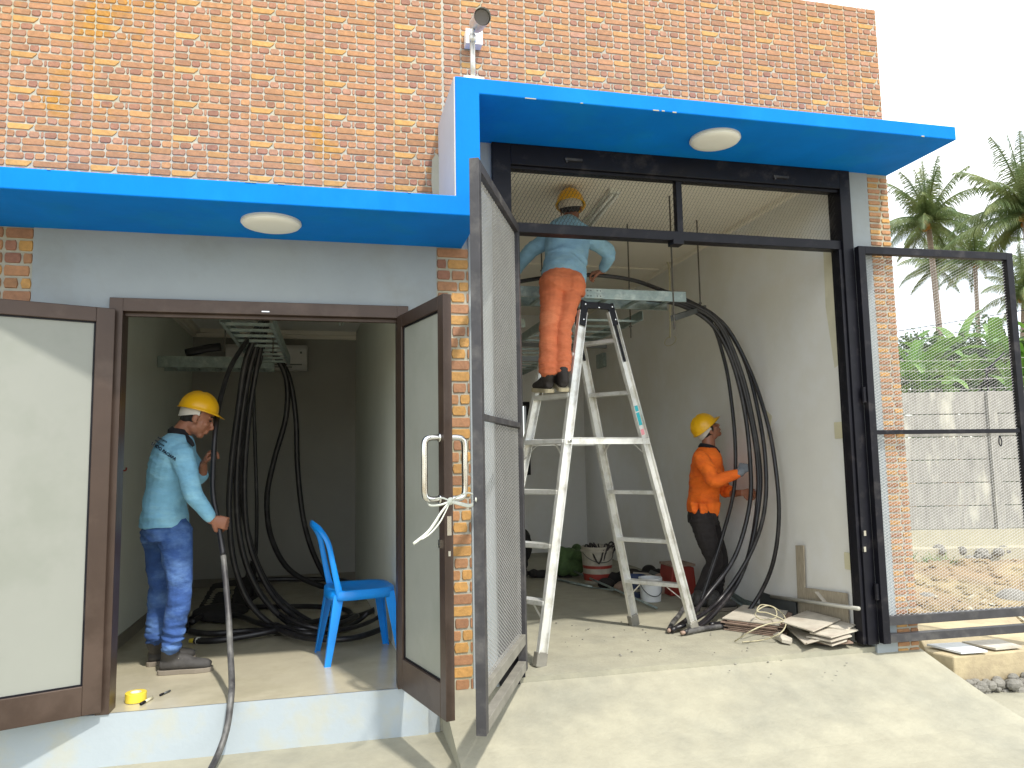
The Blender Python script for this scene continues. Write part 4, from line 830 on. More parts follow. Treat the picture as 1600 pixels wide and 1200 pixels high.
pan = [([(1218, 972), (1310, 952), (1328, 968), (1270, 988)], .10, 'large pale panel offcut on top of the pile by the gate post'),
       ([(1222, 975), (1285, 1000), (1272, 1010), (1258, 1008)], .03, 'pale offcut sliding off the front of the pile'),
       ([(1265, 990), (1320, 975), (1344, 985), (1300, 998)], .075, 'offcut just below the large top panel'),
       ([(1290, 980), (1325, 970), (1345, 977), (1322, 986)], .095, 'small offcut at the back right of the pile'),
       ([(1260, 996), (1345, 978), (1346, 1000), (1310, 1008)], .05, 'wide offcut low in the pile against the gate post'),
       ([(1270, 1000), (1345, 992), (1346, 1010), (1300, 1010)], .025, 'second lowest offcut of the pile'),
       ([(1255, 1000), (1330, 990), (1346, 1010), (1290, 1008)], .008, 'lowest offcut of the pile, touching the floor')]
for pts, z, lb in pan:
    q = [atz(x, y, z+.012*((i*7) % 3)) for i, (x, y) in enumerate(pts)]
    q = [V((min(p.x, 3.29), max(p.y, -.0), p.z)) for p in q]
    m = MB(); m.prism(q, (0, 0, .008)); tag(m.build('panel_offcut', 'scrap' if z > .02 else 'scrapedge'), lb, 'offcut', gp)
q = [atz(1208, 996, .0), atz(1216, 992, .03), atz(1238, 1002, .02), atz(1236, 1007, .005), atz(1222, 1004, .01)]
m = MB(); m.prism(q, (0, 0, .02)); tag(m.build('tile_shard', 'scrap'), 'small broken shard lying before the rope and board stack', 'shard')
# crumbs
m = MB()
for k in range(70):
    p = atz(random.uniform(860, 1340), random.uniform(965, 1040), 0); s = random.uniform(.002, .007); 
    if p.y < .05: p.z = -.035-.17*max(0, -p.y)-.0
    m.ball(p+V((0, 0, s*.3)), (s*1.5, s, s*.6), n=6)
tag(m.build('cement_crumbs', 'dusty'), 'scattered crumbs of cement on the floor before the ladder', 'debris', kind='stuff')

# ------------------------------------------------------------------ outside on the right
DW = 13.3
def fw_pt(px, z): v = ray(px, 700); p = EYE+v*DW; return V((p.x, p.y, z))
posts = [1338, 1551, 1764]
t = thing('perimeter_wall', 'grey precast concrete panel wall at the back of the yard', 'wall', fw_pt(1450, -.7).to_tuple())
Pa, Pb = fw_pt(1300, 0), fw_pt(2300, 0); wd = (Pb-Pa).normalized(); wn2 = V((wd.y, -wd.x, 0)); 
PW = fw_pt(1551, 0); Zv = V((0, 0, 1))
for k in range(-3, 4):
    c0 = PW+wd*(2.4*k)
    for i in range(6):
        m = MB(); m.obox(c0+wd*1.2+Zv*(-.115+.4*i+.2), wd, wn2, Zv, 1.12, .03, .193); m.build('panel', 'fence', t, bevel=.006)
    m = MB(); m.obox(c0+Zv*(-.12+1.19)+wn2*.02, wd, wn2, Zv, .075, .07, 1.21); m.build('post', 'fence', t, bevel=.008)
m = MB(); m.obox(PW+Zv*(-.27), wd, wn2, Zv, 9, .10, .15); m.build('plinth', 'plinth', t)
m = MB()
for k in range(90):
    p = PW+wd*random.uniform(-4, 6)+wn2*random.uniform(.10, .55)+Zv*random.uniform(-.62, -.42); s = random.uniform(.06, .12); m.ball(p, (s, s*.8, s*random.uniform(.6, .9)), n=8)
m2 = MB(); m2.obox(PW+wn2*.2+Zv*(-.62), wd, wn2, Zv, 9, .22, .22); m2.build('mortar_bed', 'plinth', t)
sto = m.build('rubble_footing', 'stone', t); sto['kind'] = 'stuff'
for i, (py, lb) in enumerate(((561, 'topmost'), (577, 'second'), (592, 'third'), (607, 'lowest'))):
    z = (706-py)/F*DW+1.22; m = MB(); m.tube([PW+wd*s+Zv*(z+.02*math.sin(s*2))+wn2*.02 for s in np.arange(-6, 9, .6)], .004, 4, 1)
    for s in np.arange(-6, 9, .3):
        p = PW+wd*s+Zv*z+wn2*.02; m.beam(p-Zv*.03+wd*.01, p+Zv*.03-wd*.01, .004, .004)
    tag(m.build('barbed_wire', 'wire'), lb+' strand of barbed wire above the precast wall', 'barbed wire', 'barbed wire strands')
for k in range(-2, 4):
    c0 = PW+wd*(2.4*k); m = MB(); m.tube([c0+Zv*2.2, c0+Zv*2.65, c0+Zv*2.95+wd*.28+wn2*.1], .022, 6, 1)
    if k not in (-1, 0, 1): continue
    lb = {0: 'bent iron bracket for barbed wire seen through the mesh of the right gate leaf', -1: 'bent iron bracket on the wall post behind the brick pillar', 1: 'bent iron bracket on the wall post right of the gate leaf'}[k]
    tag(m.build('wire_bracket', 'black', smooth=True), lb, 'bracket', 'barbed wire brackets')
# power lines
for i, (y0, y1) in enumerate(((516, 478), (531, 498))):
    a, b = atd(1400, y0, 32), atd(1640, y1, 30); m = MB(); d = b-a; m.tube([a-d*1.0, a-V((0, 0, .05)), b, b+d], .02, 4, 3); tag(m.build('power_line', 'black'), ('upper', 'lower')[i]+' overhead power line crossing in front of the palms', 'power line', 'overhead power lines')
# concrete kerb block of the drain with two slabs on top
T0, T1 = atx(1447, 1017, 3.72), atz(1490, 1025, -.02)
Zk = -.06
A_, B_, C_, D_ = atz(1447, 1017, Zk), atz(1490, 1026, Zk), atz(1640, 1012, Zk), atz(1640, 985, Zk)
E_ = atz(1452, 975, Zk)
t = MB(); A_.x = max(A_.x, 3.72)
t.prism([B_+V((0, 0, -.30)), C_+V((0, 0, -.30)), D_+V((0.3, .6, -.30)), E_+V((0, .2, -.30)), A_+V((0, 0, -.30))], (0, 0, .30)); dr = t.build('drain_wall', mat('ochre concrete', (.47, .39, .24, 1), .9, var=.2, vscale=5, col2=(.33, .27, .17, 1), c2scale=2.5, bump=.004), bevel=.01)
tag(dr, 'ochre concrete drain block beside the ramp with two flat slabs on it', 'drain block')
for i, (q, ml) in enumerate((([(1448, 1009), (1500, 1006), (1543, 1019), (1502, 1022)], 'bucketclean'), ([(1503, 1005), (1560, 1001), (1597, 1012), (1556, 1016)], 'scrap'))):
    m = MB(); m.prism([atz(x, y, Zk+.012) for x, y in q], (0, 0, .012)); tag(m.build('slab', ml), ('bluish white slab lying on the drain block, the one next to the gate', 'pale cream slab on the drain block, farther from the brick pillar')[i], 'slab', 'flat slabs on the drain block')
m = MB(); pB, pC = atz(1502, 1079, -.26), atz(1660, 1072, -.26)
for k in range(110):
    s = random.random(); p = pB.lerp(pC, s)+V((random.uniform(-.02, .05), random.uniform(-.06, .06), random.uniform(-.02, .05))); r_ = random.uniform(.012, .036); m.ball(p, (r_*1.3, r_, r_), n=8)
tag(m.build('rubble_row', 'stone'), 'rough stones set in the ground at the foot of the drain block', 'rubble', kind='stuff')
# loose clods, stones and litter on the soil
m = MB()
for k in range(260):
    px, py = random.uniform(1430, 1700), random.uniform(880, 985); z = -.2
    p = atz(px, py, -.2); p.z = fz(p.x, p.y)+.0; s = random.uniform(.01, .05)*(1 if random.random() < .9 else 2)
    if p.x > 3.8: m.ball(p, (s*1.3, s, s*.7), n=6)
tag(m.build('soil_clods', 'dirt'), 'clods of dry soil scattered over the yard', 'soil', kind='stuff')
m = MB()
for k in range(26):
    p = atz(random.uniform(1440, 1640), random.uniform(930, 985), -.2); p.z = fz(p.x, p.y)+.01; a_ = random.uniform(0, 3); d = V((math.cos(a_), math.sin(a_), random.uniform(-.2, .4))); m.beam(p, p+d*random.uniform(.03, .08), random.uniform(.01, .04), .006)
tag(m.build('litter', 'plinth'), 'scraps of pale litter on the soil by the gate', 'litter', kind='stuff')
for i, (px, py, s) in enumerate(((1582, 940, .14), (1448, 938, .09))):
    p = atz(px, py, -.2); m = MB(); m.ball(p, (s*1.3, s, s*.9), n=10); m.ball(p+V((s*.5, .02, 0)), (s, s*.8, s*.7), n=8); tag(fuse(m, 'rock', 'stone', None, .02, 3), ('larger rounded rock on the soil near the free stile of the gate', 'smaller rock on the soil by the brick pillar')[i], 'rock', 'rocks on the soil')
m = MB()
for px, py in ((1445, 895), (1440, 880), (1486, 900), (1452, 890)):
    c = atz(px, py, -.15); c.z = fz(c.x, c.y)
    for k in range(14):
        a_ = random.uniform(0, 6.3); d = V((math.cos(a_)*.12, math.sin(a_)*.12, random.uniform(.03, .10))); sd = V((-d.y, d.x, 0)).normalized()*.012; b = c+V((random.uniform(-.15, .15), random.uniform(-.15, .15), 0)); m.add([b-sd, b+sd, b+d+sd*.3, b+d-sd*.3], [(0, 1, 2, 3)])
tag(m.build('weeds', 'frond'), 'small green weeds on the soil by the brick pillar', 'weeds', kind='stuff')

# palms
def palm(px, py, d, rad, trunk_px, label, nfr=26, seed=1, trunk_to=None):
    rnd = random.Random(seed); top = atd(px, py, d); bpt = atd(trunk_px[0], trunk_px[1], d); H = top-bpt
    foot = bpt+H*((-.5-bpt.z)/H.z) if abs(H.z) > .1 else V((top.x, top.y, -.5)); t = thing('coconut_palm', label, 'palm tree', foot.to_tuple(), 'coconut palms behind the precast wall')
    m = MB(); m.tube([foot, foot.lerp(top, .5)+V((.1, 0, 0)), top], [.24, .17, .13], 10, 8); m.build('trunk', 'palmtrunk', t, smooth=True)
    cr = MB()
    for f in range(nfr):
        az = f*2.399+rnd.uniform(-.3, .3); el = R(86-126*(f/nfr)**1.15)+rnd.uniform(-.12, .12); L = rad*rnd.uniform(.92, 1.12)*(1.0 if el > -.2 else .85)
        hd = V((math.cos(az), math.sin(az), 0)); d0 = hd*math.cos(el)+V((0, 0, math.sin(el))); pts = []; p = V(top); n = 12; dd = d0
        for k in range(n+1):
            pts.append(V(p)); dd = (dd+V((0, 0, -1))*(.045+.012*k)*(.8 if el > .9 else 1.15 if el > 0 else .6)).normalized(); p = p+dd*(L/n)
        cr.tube(pts, [.04*(1-k/(n+1))+.008 for k in range(n+1)], 4, 1)
        sm_, _ = catmull(pts, [0]*len(pts), 4)
        for k in range(3, len(sm_)-1):
            s = k/len(sm_); tg = (sm_[min(k+1, len(sm_)-1)]-sm_[k-1]).normalized(); sd = tg.cross(V((0, 0, 1))); sd.normalize(); 
            ll = L*.24*math.sin(math.pi*min(1, .12+.88*s)**.8)+.12
            for sg in (-1, 1):
                for q in (0, .5):
                    b = sm_[k].lerp(sm_[k+1], q) if k+1 < len(sm_) else sm_[k]
                    v = (sd*sg*.75+tg*.6+V((0, 0, -.45-rnd.random()*.5))).normalized(); w = tg*.020*rad/4
                    mid = b+v*ll*.5; e2 = b+(v+V((0, 0, -.35))).normalized()*ll
                    cr.add([b-w, b+w, mid+w*.9, mid-w*.9, e2], [(0, 1, 2, 3), (3, 2, 4)])
    c = cr.build('crown', 'frond', t)
    nt = MB()
    for k in range(7): nt.ball(top+V((rnd.uniform(-.35, .35), rnd.uniform(-.35, .35), rnd.uniform(-.5, -.1))), .17, n=8)
    nt.build('coconuts', 'coconut', t, smooth=True)
palm(1450, 345, 40, 3.1, (1466, 520), 'tall coconut palm nearest the building, its crown just below the canopy end', 30, 1)
palm(1602, 330, 34, 3.5, (1612, 520), 'large coconut palm at the right edge of the picture', 30, 5)
palm(1523, 405, 52, 3.4, (1527, 520), 'smaller coconut palm between the two tall ones', 26, 9)
palm(1462, 415, 58, 3.2, (1464, 520), 'distant coconut palm whose trunk stands close behind the tallest one', 22, 13)
palm(1600, 460, 48, 3.2, (1596, 540), 'low coconut palm by the free stile of the gate', 22, 17)
# banana plants
def banana(px, py, d, h, label, nl=8, seed=1, sc_=1.0):
    rnd = random.Random(seed); top = atd(px, py, d); foot = V((top.x, top.y, -.5)); t = thing('banana_plant', label, 'banana plant', foot.to_tuple(), 'banana plants behind the precast wall')
    m = MB(); m.tube([foot, (foot+top)/2, top], [.12, .10, .06], 10, 4); m.build('stem', 'bush', t, smooth=True); lf = MB()
    for f in range(nl):
        az = f*2.4+rnd.uniform(-.4, .4); el = rnd.uniform(.35, 1.35); L = rnd.uniform(1.2, 2.0)*sc_; W = rnd.uniform(.16, .25)*sc_; hd = V((math.cos(az), math.sin(az), 0)); dd = hd*math.cos(el)+V((0, 0, math.sin(el))); p = V(top); n = 14; prev = None
        for k in range(n+1):
            s = k/n; w = W*(math.sin(math.pi*min(.98, .10+.88*s))**.55)*(0.15 if k < 2 else 1); sd = dd.cross(V((0, 0, 1))).normalized(); nn = sd.cross(dd)
            a_, b_ = p+sd*w+nn*w*.35, p-sd*w+nn*w*.35; j = rnd.uniform(.85, 1.1)
            if prev and rnd.random() > .06: lf.add([prev[0], prev[1], p+V((0, 0, 0)), a_], [(0, 1, 2, 3)]); lf.add([prev[1], prev[2], b_, p], [(0, 1, 2, 3)])
            a2, b2 = p+sd*w*j+nn*w*.35, p-sd*w*j+nn*w*.35
            prev = (a2, V(p), b2); dd = (dd+V((0, 0, -1))*(.035+.012*k)).normalized(); p = p+dd*(L/n)
    lf.build('leaves', 'banana', t, smooth=True)
for i, (px, py, d, nl, sc_, lb) in enumerate(((1428, 590, 15.5, 9, .8, 'bright banana plant directly beside the brick pillar'), (1452, 585, 17, 9, .8, 'banana plant with one long leaf rising left'), (1520, 600, 16, 10, .8, 'banana plant low behind the wall, in the middle of the gate mesh'),
      (1560, 570, 18, 11, .72, 'tall banana plant left of the gate stile'), (1605, 590, 15.5, 10, .9, 'banana plant right of the gate stile'), (1640, 560, 18, 9, .8, 'banana plant at the picture edge'), (1500, 565, 21, 8, .9, 'farther banana plant half hidden behind the others'), (1440, 615, 15, 8, .7, 'low bright banana plant tucked against the wall top'), (1585, 620, 15, 8, .7, 'low banana plant behind the second wall post'))):
    banana(px, py, d, 0, lb, nl, 30+i, sc_)
def shrub(px, py, d, w, h, label, seed, n=2600):
    rnd = random.Random(seed); c = atd(px, py, d); t = thing('shrub', label, 'shrub', (c.x, c.y, -.5), 'shrubs behind the precast wall'); m = MB()
    cl_ = [(c+V((rnd.uniform(-w, w), rnd.uniform(-.8, .8), rnd.uniform(-h, h)))) for _ in range(16)]
    for k in range(n):
        q = cl_[k % 16]; v = V((rnd.gauss(0, 1), rnd.gauss(0, 1), rnd.gauss(0, 1))).normalized()*rnd.uniform(.25, .6); p = q+v; s = rnd.uniform(.05, .12); a_ = V((rnd.uniform(-1, 1), rnd.uniform(-1, 1), rnd.uniform(-.6, .6))).normalized(); b_ = a_.cross(V((rnd.uniform(-1, 1), rnd.uniform(-1, 1), 1))).normalized()
        m.add([p-a_*s, p-b_*s*.5, p+a_*s, p+b_*s*.5], [(0, 1, 2, 3)])
    m.build('foliage', 'bush', t); st_ = MB(); st_.tube([(c.x, c.y, -.5), c], [.08, .03], 6, 1); st_.build('stem', 'palmtrunk', t)
for i, (px, py, d, w, h, lb) in enumerate(((1450, 605, 19, 1.3, .9, 'dense dark shrub behind the bright banana leaves by the pillar'), (1530, 600, 19, 1.2, .9, 'dense dark shrub at the middle of the wall'), (1600, 600, 19, 1.2, 1.0, 'dense dark shrub at the right end of the wall'), (1490, 585, 24, 1.8, .8, 'farther shrub between the banana plants'), (1570, 570, 24, 1.8, 1.0, 'farther shrub under the low palm'))):
    shrub(px, py, d, w, h, lb, 50+i)
m = MB()
rnd = random.Random(4)
for k in range(9000):
    s = rnd.uniform(-3, 30); p = fw_pt(1400, 0)+wd*s-wn2*rnd.uniform(16, 26)+V((0, 0, rnd.uniform(.5, 4.4+1.2*math.sin(s*.7)+.8*math.sin(s*1.9)))); q = rnd.uniform(.1, .24); a_ = V((rnd.uniform(-1, 1), rnd.uniform(-1, 1), rnd.uniform(-.6, .6))).normalized(); b_ = a_.cross(V((rnd.uniform(-1, 1), rnd.uniform(-1, 1), 1))).normalized()
    m.add([p-a_*q, p-b_*q*.5, p+a_*q, p+b_*q*.5], [(0, 1, 2, 3)])
tag(m.build('undergrowth', 'bush'), 'belt of dense greenery beyond the banana plants', 'greenery', kind='stuff')

# ------------------------------------------------------------------ people
def frame(fwd, up):
    f = V(fwd).normalized(); u = V(up); u = (u-f*u.dot(f)).normalized(); return f, u, u.cross(f)   # forward, up, left
def head(mb, c, fwd, up, s=1.0):
    f, u, l = frame(fwd, up); P = lambda a, b, d: V(c)+f*(a*s)+l*(b*s)+u*(d*s)
    mb.ball(P(-.008, 0, .035), (.088*s, .073*s, .085*s), (f, l, u), 16); mb.ball(P(.028, 0, -.02), (.056*s, .058*s, .078*s), (f, l, u), 14)
    mb.ball(P(.052, 0, -.085), (.026*s, .030*s, .022*s), (f, l, u), 10); mb.ball(P(.0, 0, -.055), (.055*s, .055*s, .045*s), (f, l, u), 12)
    mb.loft([P(.078, 0, .022), P(.092, 0, -.005), P(.104, 0, -.026), P(.086, 0, -.036)], [(.008*s, .008*s), (.010*s, .010*s), (.015*s, .012*s), (.010*s, .006*s)], l, 10, 3)
    for b in (-1, 1):
        mb.ball(P(.072, b*.026, .030), (.016*s, .022*s, .008*s), (f, l, u), 8); mb.ball(P(.062, b*.036, -.018), (.018*s, .018*s, .018*s), (f, l, u), 8)
        mb.ball(P(-.008, b*.075, .0), (.019*s, .008*s, .031*s), ((f+u*.2).normalized(), l, u), 10); mb.ball(P(.002, b*.076, -.024), (.009*s, .006*s, .012*s), (f, l, u), 8)
        mb.ball(P(.080, b*.015, -.032), (.010*s, .009*s, .007*s), (f, l, u), 8)
    mb.ball(P(.083, 0, -.052), (.012*s, .026*s, .007*s), (f, l, u), 10); mb.ball(P(.081, 0, -.064), (.012*s, .022*s, .008*s), (f, l, u), 10)
    return P
def hand(mb, wrist, d, n, curl=1.0, spread=.0, thumb=1, s=1.0, r=1.0, tuck=.8):
    # d: along the fingers, n: palm normal (fingers curl toward it), thumb: side sign
    d = V(d).normalized(); n = V(n); n = (n-d*n.dot(d)).normalized(); sd = d.cross(n)*thumb; w = V(wrist)
    mb.loft([w-d*.02*s, w+d*.01*s, w+d*.045*s, w+d*.085*s], [(.026*s*r, .019*s*r), (.029*s*r, .019*s*r), (.040*s*r, .017*s*r), (.040*s*r, .013*s*r)], sd, 12, 3)
    for i, (off, L, rr) in enumerate(((.030, .071, .0092), (.010, .079, .0095), (-.011, .073, .0092), (-.031, .058, .0082))):
        p = w+d*.082*s+sd*off*s; a = .15; pts = [p-d*.015*s, p]; rad = [rr*s*r*1.02]*2; c_l = curl*(1+.08*(i-1))
        for seg, q in ((.45, .9), (.30, 1.05), (.25, .75)):
            a += c_l*q*.8; v = (d*math.cos(a)+n*math.sin(a)+sd*spread*(1.2-i)*.12).normalized(); p = p+v*L*s*seg*1.05; pts.append(V(p)); rad.append(rr*s*r*(.95 if seg > .3 else .82))
        mb.tube(pts, rad, 8, 2); mb.ball(pts[-1], rad[-1], n=8)
    p = w+d*.022*s+sd*.026*s; q = p+(d*.55+sd*.75+n*.25).normalized()*.036*s; q2 = q+(d*.75+sd*(.4-.5*tuck)+n*.75*tuck).normalized()*.034*s; q3 = q2+(d*.6-sd*.5*tuck+n*.8*tuck).normalized()*.024*s
    mb.tube([p-d*.01*s, p, q, q2, q3], [.014*s*r, .015*s*r, .0125*s*r, .0105*s*r, .009*s*r], 8, 2); mb.ball(q3, .009*s*r, n=8)
def helmet(parent, c, fwd, up, s=1.0):
    f, u, l = frame(fwd, up); P = lambda a, b, d: V(c)+f*a*s+l*b*s+u*d*s
    m = MB(); n = 32; rows = []
    for i in range(11):
        t = i/10*math.pi/2; rows.append([P(-.008+.118*math.cos(t)*math.cos(2*math.pi*k/n), .102*math.cos(t)*math.sin(2*math.pi*k/n), .044+.114*math.sin(t)+(.006 if abs(math.sin(2*math.pi*k/n)) < .38 and 1 < i < 10 else 0)+(.003 if abs(abs(math.sin(2*math.pi*k/n))-.7) < .08 and 1 < i < 9 else 0)) for k in range(n)])
    br = []; br2 = []
    for k in range(n):
        a = 2*math.pi*k/n; fr = max(0, math.cos(a)); e = .010+.038*fr**3
        br.append(P(-.008+(.118+e)*math.cos(a), (.102+.010+.008*fr)*math.sin(a), .036-.014*fr**2)); br2.append(P(-.008+.112*math.cos(a), .097*math.sin(a), .036))
    rr_2 = [br2, br]+rows; vs = [v for r_ in rr_2 for v in r_]
    inn = [[P(-.008+.112*math.cos(t)*math.cos(2*math.pi*k/n), .097*math.cos(t)*math.sin(2*math.pi*k/n), .038+.108*math.sin(t)) for k in range(n)] for t in [j/6*math.pi/2 for j in range(7)]]
    m.add(vs, [(i*n+k, i*n+(k+1) % n, (i+1)*n+(k+1) % n, (i+1)*n+k) for i in range(len(rr_2)-1) for k in range(n)])
    vs = [v for r_ in inn for v in r_]; m.add(vs, [(i*n+k, i*n+(k+1) % n, (i+1)*n+(k+1) % n, (i+1)*n+k) for i in range(len(inn)-1) for k in range(n)])
    h = m.build('helmet', 'hat', parent, smooth=True)
    m = MB(); vs = []; k0 = 24
    for z0 in (-.012, .045):
        for k in range(k0+1):
            a = math.pi*.45+math.pi*1.1*k/k0; q = .020*abs(math.cos(a)) if z0 < 0 else 0; vs.append(P(-.006+.106*math.cos(a), .088*math.sin(a), z0+(.022 if z0 < 0 else 0)*(1-abs(math.cos(a)))-q*.6))
    m.add(vs, [(k, k+1, k0+2+k, k0+1+k) for k in range(k0)]); m.build('headband', 'hatband', h, smooth=True)
    return h
def limb(mb, pts, rad, side, n=14, sm=4): mb.loft(pts, rad, side, n, sm); mb.ball(pts[0], min(rad[0]), n=8); mb.ball(pts[-1], min(rad[-1]), n=8)
def boot(par, heel, toe, ankle, mt, ms, laces=False, s=1.0):
    heel, toe, ankle = V(heel), V(toe), V(ankle); d = (toe-heel).normalized(); upn = V((0, 0, 1)); upn = (upn-d*upn.dot(d)).normalized(); sd = d.cross(upn)
    L = (toe-heel).length; m = MB(); P = lambda a, z: heel+d*(a*L)+upn*z
    m.loft([P(.0, .055), P(.12, .055), P(.4, .055), P(.70, .048), P(.92, .040), P(1.0, .034)], [(.026, .028), (.036, .036), (.038, .040), (.046, .034), (.042, .030), (.026, .016)], sd, 14, 3)
    m.loft([P(.14, .05), P(.20, .09), ankle.lerp(P(.2, .12), .4), ankle+V((0, 0, .03))], [(.038, .045), (.040, .052), (.044, .052), (.046, .052)], sd, 14, 3); m.loft([P(.25, .07), P(.5, .075), P(.68, .062)], [(.032, .045), (.034, .032), (.034, .018)], sd, 12, 2)
    b = fuse(m, 'boot', mt, par, .006, 4); m = MB(); o_ = []
    for a, w in ((-.04, .018), (.0, .032), (.12, .038), (.4, .036), (.7, .050), (.9, .046), (1.0, .032), (1.04, .012)): o_.append((a, w))
    ring = [P(a, .0)+sd*w for a, w in o_]+[P(a, .0)-sd*w for a, w in o_[::-1]]; m.prism(ring, upn*.026); m.build('sole', ms, b, bevel=.003)
    if laces:
        m = MB()
        for k in range(5): a = .30+.075*k; m.tube([P(a, .100-.06*(a-.2))+sd*.030, P(a+.02, .118-.085*(a-.2)), P(a+.04, .098-.06*(a-.2))-sd*.030], .0022, 5, 2)
        m.tube([P(.3, .11), P(.26, .14)+sd*.02, P(.33, .15)+sd*.035], .002, 5, 2); m.build('lace', 'lace', b)
    return b
def eyes(par, P):
    for b in (-1, 1):
        m = MB(); m.ball(P(.078, b*.030, .012), (.009, .013, .0045), n=8); m.build('eye', 'hair', par, smooth=True)
        m = MB(); m.tube([P(.083, b*.014, .034), P(.085, b*.030, .040), P(.072, b*.048, .033)], .0038, 6, 2); m.build('eyebrow', 'hair', par, smooth=True)
def hair(par, c, fwd, up, s=1.0):
    f, u, l = frame(fwd, up); P = lambda a, b, d: V(c)+f*a*s+l*b*s+u*d*s; m = MB()
    m.ball(P(-.020, 0, .030), (.082, .078, .080), (f, l, u), 16); m.ball(P(-.055, 0, -.012), (.040, .060, .045), (f, l, u), 12)
    fuse(m, 'hair', 'hair', par, .006, 2)

# --- worker in jeans
def worker_jeans():
    t = thing('person', 'worker in light blue shirt and blue jeans feeding a black cable through both hands', 'person', atz(262, 1040, 0).to_tuple(), 'workers with yellow helmets')
    Yn, Yf = .62, .82; NA, FA_ = atz(262, 1050, .10), atz(236, 1038, .10)
    nA = aty(268, 1012, .66); nK = aty(281, 922, .64); nH = aty(274, 830, .67); fA = aty(243, 1000, .86); fK = aty(250, 915, .86); fH = aty(248, 826, .86)
    pel = aty(256, 812, .76); wst = aty(258, 778, .76); ch = aty(268, 728, .74); ubk = aty(277, 694, .73); nk0 = aty(283, 677, .73); nk1 = aty(294, 664, .73); hc = aty(308, 654, .73)
    hf = V((.92, .12, -.38)); hu = V((.38, .05, .92))
    S = V((.10, -1, 0)).normalized()
    sR = aty(285, 708, .60); eR = aty(302, 772, .50); wR = aty(331, 812, .52); sL = aty(286, 700, .90); eL = aty(312, 745, .90); wL = aty(318, 724, .80)
    b = MB(); P = head(b, hc, hf, hu, 1.02)
    b.loft([nk0-V((0, 0, .03)), nk0, nk1, hc-V((.01, 0, .02))], [(.065, .06), (.056, .058), (.052, .056), (.050, .055)], S, 14, 3)
    b.loft([pel, wst, ch, ubk, nk0], [(.13, .09), (.125, .085), (.15, .095), (.14, .085), (.06, .06)], S, 16, 3)
    limb(b, [sR, eR, wR], [(.032, .032), (.034, .034), (.024, .022)], V((0, 1, 0))); limb(b, [sL, eL, wL], [(.032, .032), (.036, .036), (.024, .022)], V((0, 1, 0)))
    limb(b, [nH, nK, nA], [(.045, .045), (.05, .05), (.035, .035)], V((0, 1, 0))); limb(b, [fH, fK, fA], [(.045, .045), (.05, .05), (.035, .035)], V((0, 1, 0)))
    hand(b, wR, V((.85, .1, -.28)), V((.1, .95, -.1)), 1.35, thumb=-1, s=.98); hand(b, wL, V((.45, -.25, .8)), V((.85, .1, -.4)), 1.15, thumb=-1, spread=.5, s=.98, tuck=.4)
    bo = fuse(b, 'body', 'skin', t, .0045, 3); hair(t, hc, hf, hu, .99); helmet(t, V(hc)+V(hu).normalized()*.010, V((.95, .12, -.24)), V((.24, .03, .97)), 1.0)
    eyes(t, P)
    m = MB(); wb = aty(257, 808, .76)
    m.loft([aty(257, 822, .76), wb, aty(257, 788, .76), aty(262, 757, .76), ch, aty(274, 706, .735), aty(279, 690, .73), nk0+V((-.005, 0, -.005))], [(.178, .138), (.175, .134), (.158, .122), (.152, .120), (.172, .130), (.178, .122), (.160, .100), (.072, .065)], S, 22, 4)
    limb(m, [sR+V((-.01, .005, -.005)), sR.lerp(eR, .5), eR, eR.lerp(wR, .5), wR.lerp(eR, .12)], [(.072, .078), (.058, .062), (.053, .054), (.046, .047), (.036, .036)], V((0, 1, 0)))
    limb(m, [sL+V((-.01, -.03, .0)), sL.lerp(eL, .5), eL, eL.lerp(wL, .3)], [(.064, .068), (.056, .06), (.052, .05), (.045, .045)], V((0, 1, 0)))
    sh = fuse(m, 'shirt', 'shirtblue', t, .006, 5, wr=.011)
    m = MB(); m.loft([nk0-V((.012, 0, .020)), nk0+V((.006, 0, .010))], [(.086, .078), (.072, .068)], S, 20, 2); m.loft([nk0+V((-.012, 0, -.01)), nk0+V((-.006, 0, .028))], [(.076, .070), (.064, .060)], S, 20, 2); m.loft([nk0+V((.02, -.03, -.01)), aty(296, 688, .62), aty(303, 697, .62)], [(.02, .012), (.018, .01), (.012, .006)], V((.4, 0, 1)), 10, 3); fuse(m, 'collar', 'collar', t, .006, 2)
    m = MB(); m.loft([aty(256, 842, .76), aty(255, 826, .76), aty(256, 806, .76)], [(.160, .120), (.160, .122), (.148, .110)], S, 20, 3)
    limb(m, [nH+V((-.01, .03, .0)), nH.lerp(nK, .4), nK, nK.lerp(nA, .4), nA.lerp(nK, .0)+V((0, 0, .01))], [(.095, .105), (.082, .090), (.062, .068), (.062, .066), (.050, .054)], V((0, 1, 0)), 16)
    limb(m, [fH+V((0, -.01, .0)), fH.lerp(fK, .4), fK, fK.lerp(fA, .4), fA+V((0, 0, .01))], [(.095, .10), (.080, .086), (.060, .066), (.058, .062), (.048, .052)], V((0, 1, 0)), 16)
    for k in range(7):
        for A, K in ((nA, nK), (fA, fK)): c = A.lerp(K, .02+.055*k); m.loft([c+V((.004*(-1)**k, 0, -.008)), c+V((0, 0, .008))], [(.056+.003*(k % 3), .060), (.056, .060)], V((.05, 1, .1*(-1)**k)), 14, 1)
    fuse(m, 'jeans', 'jeans', t, .006, 3, wr=.012)
    m = MB(); m.loft([aty(240, 806, .70)+V((0, 0, -.012)), aty(240, 806, .70)+V((0, 0, .012))], [(.148, .116)]*2, S, 20, 1); 
    m = MB(); c = aty(256, 809, .76); n = 20
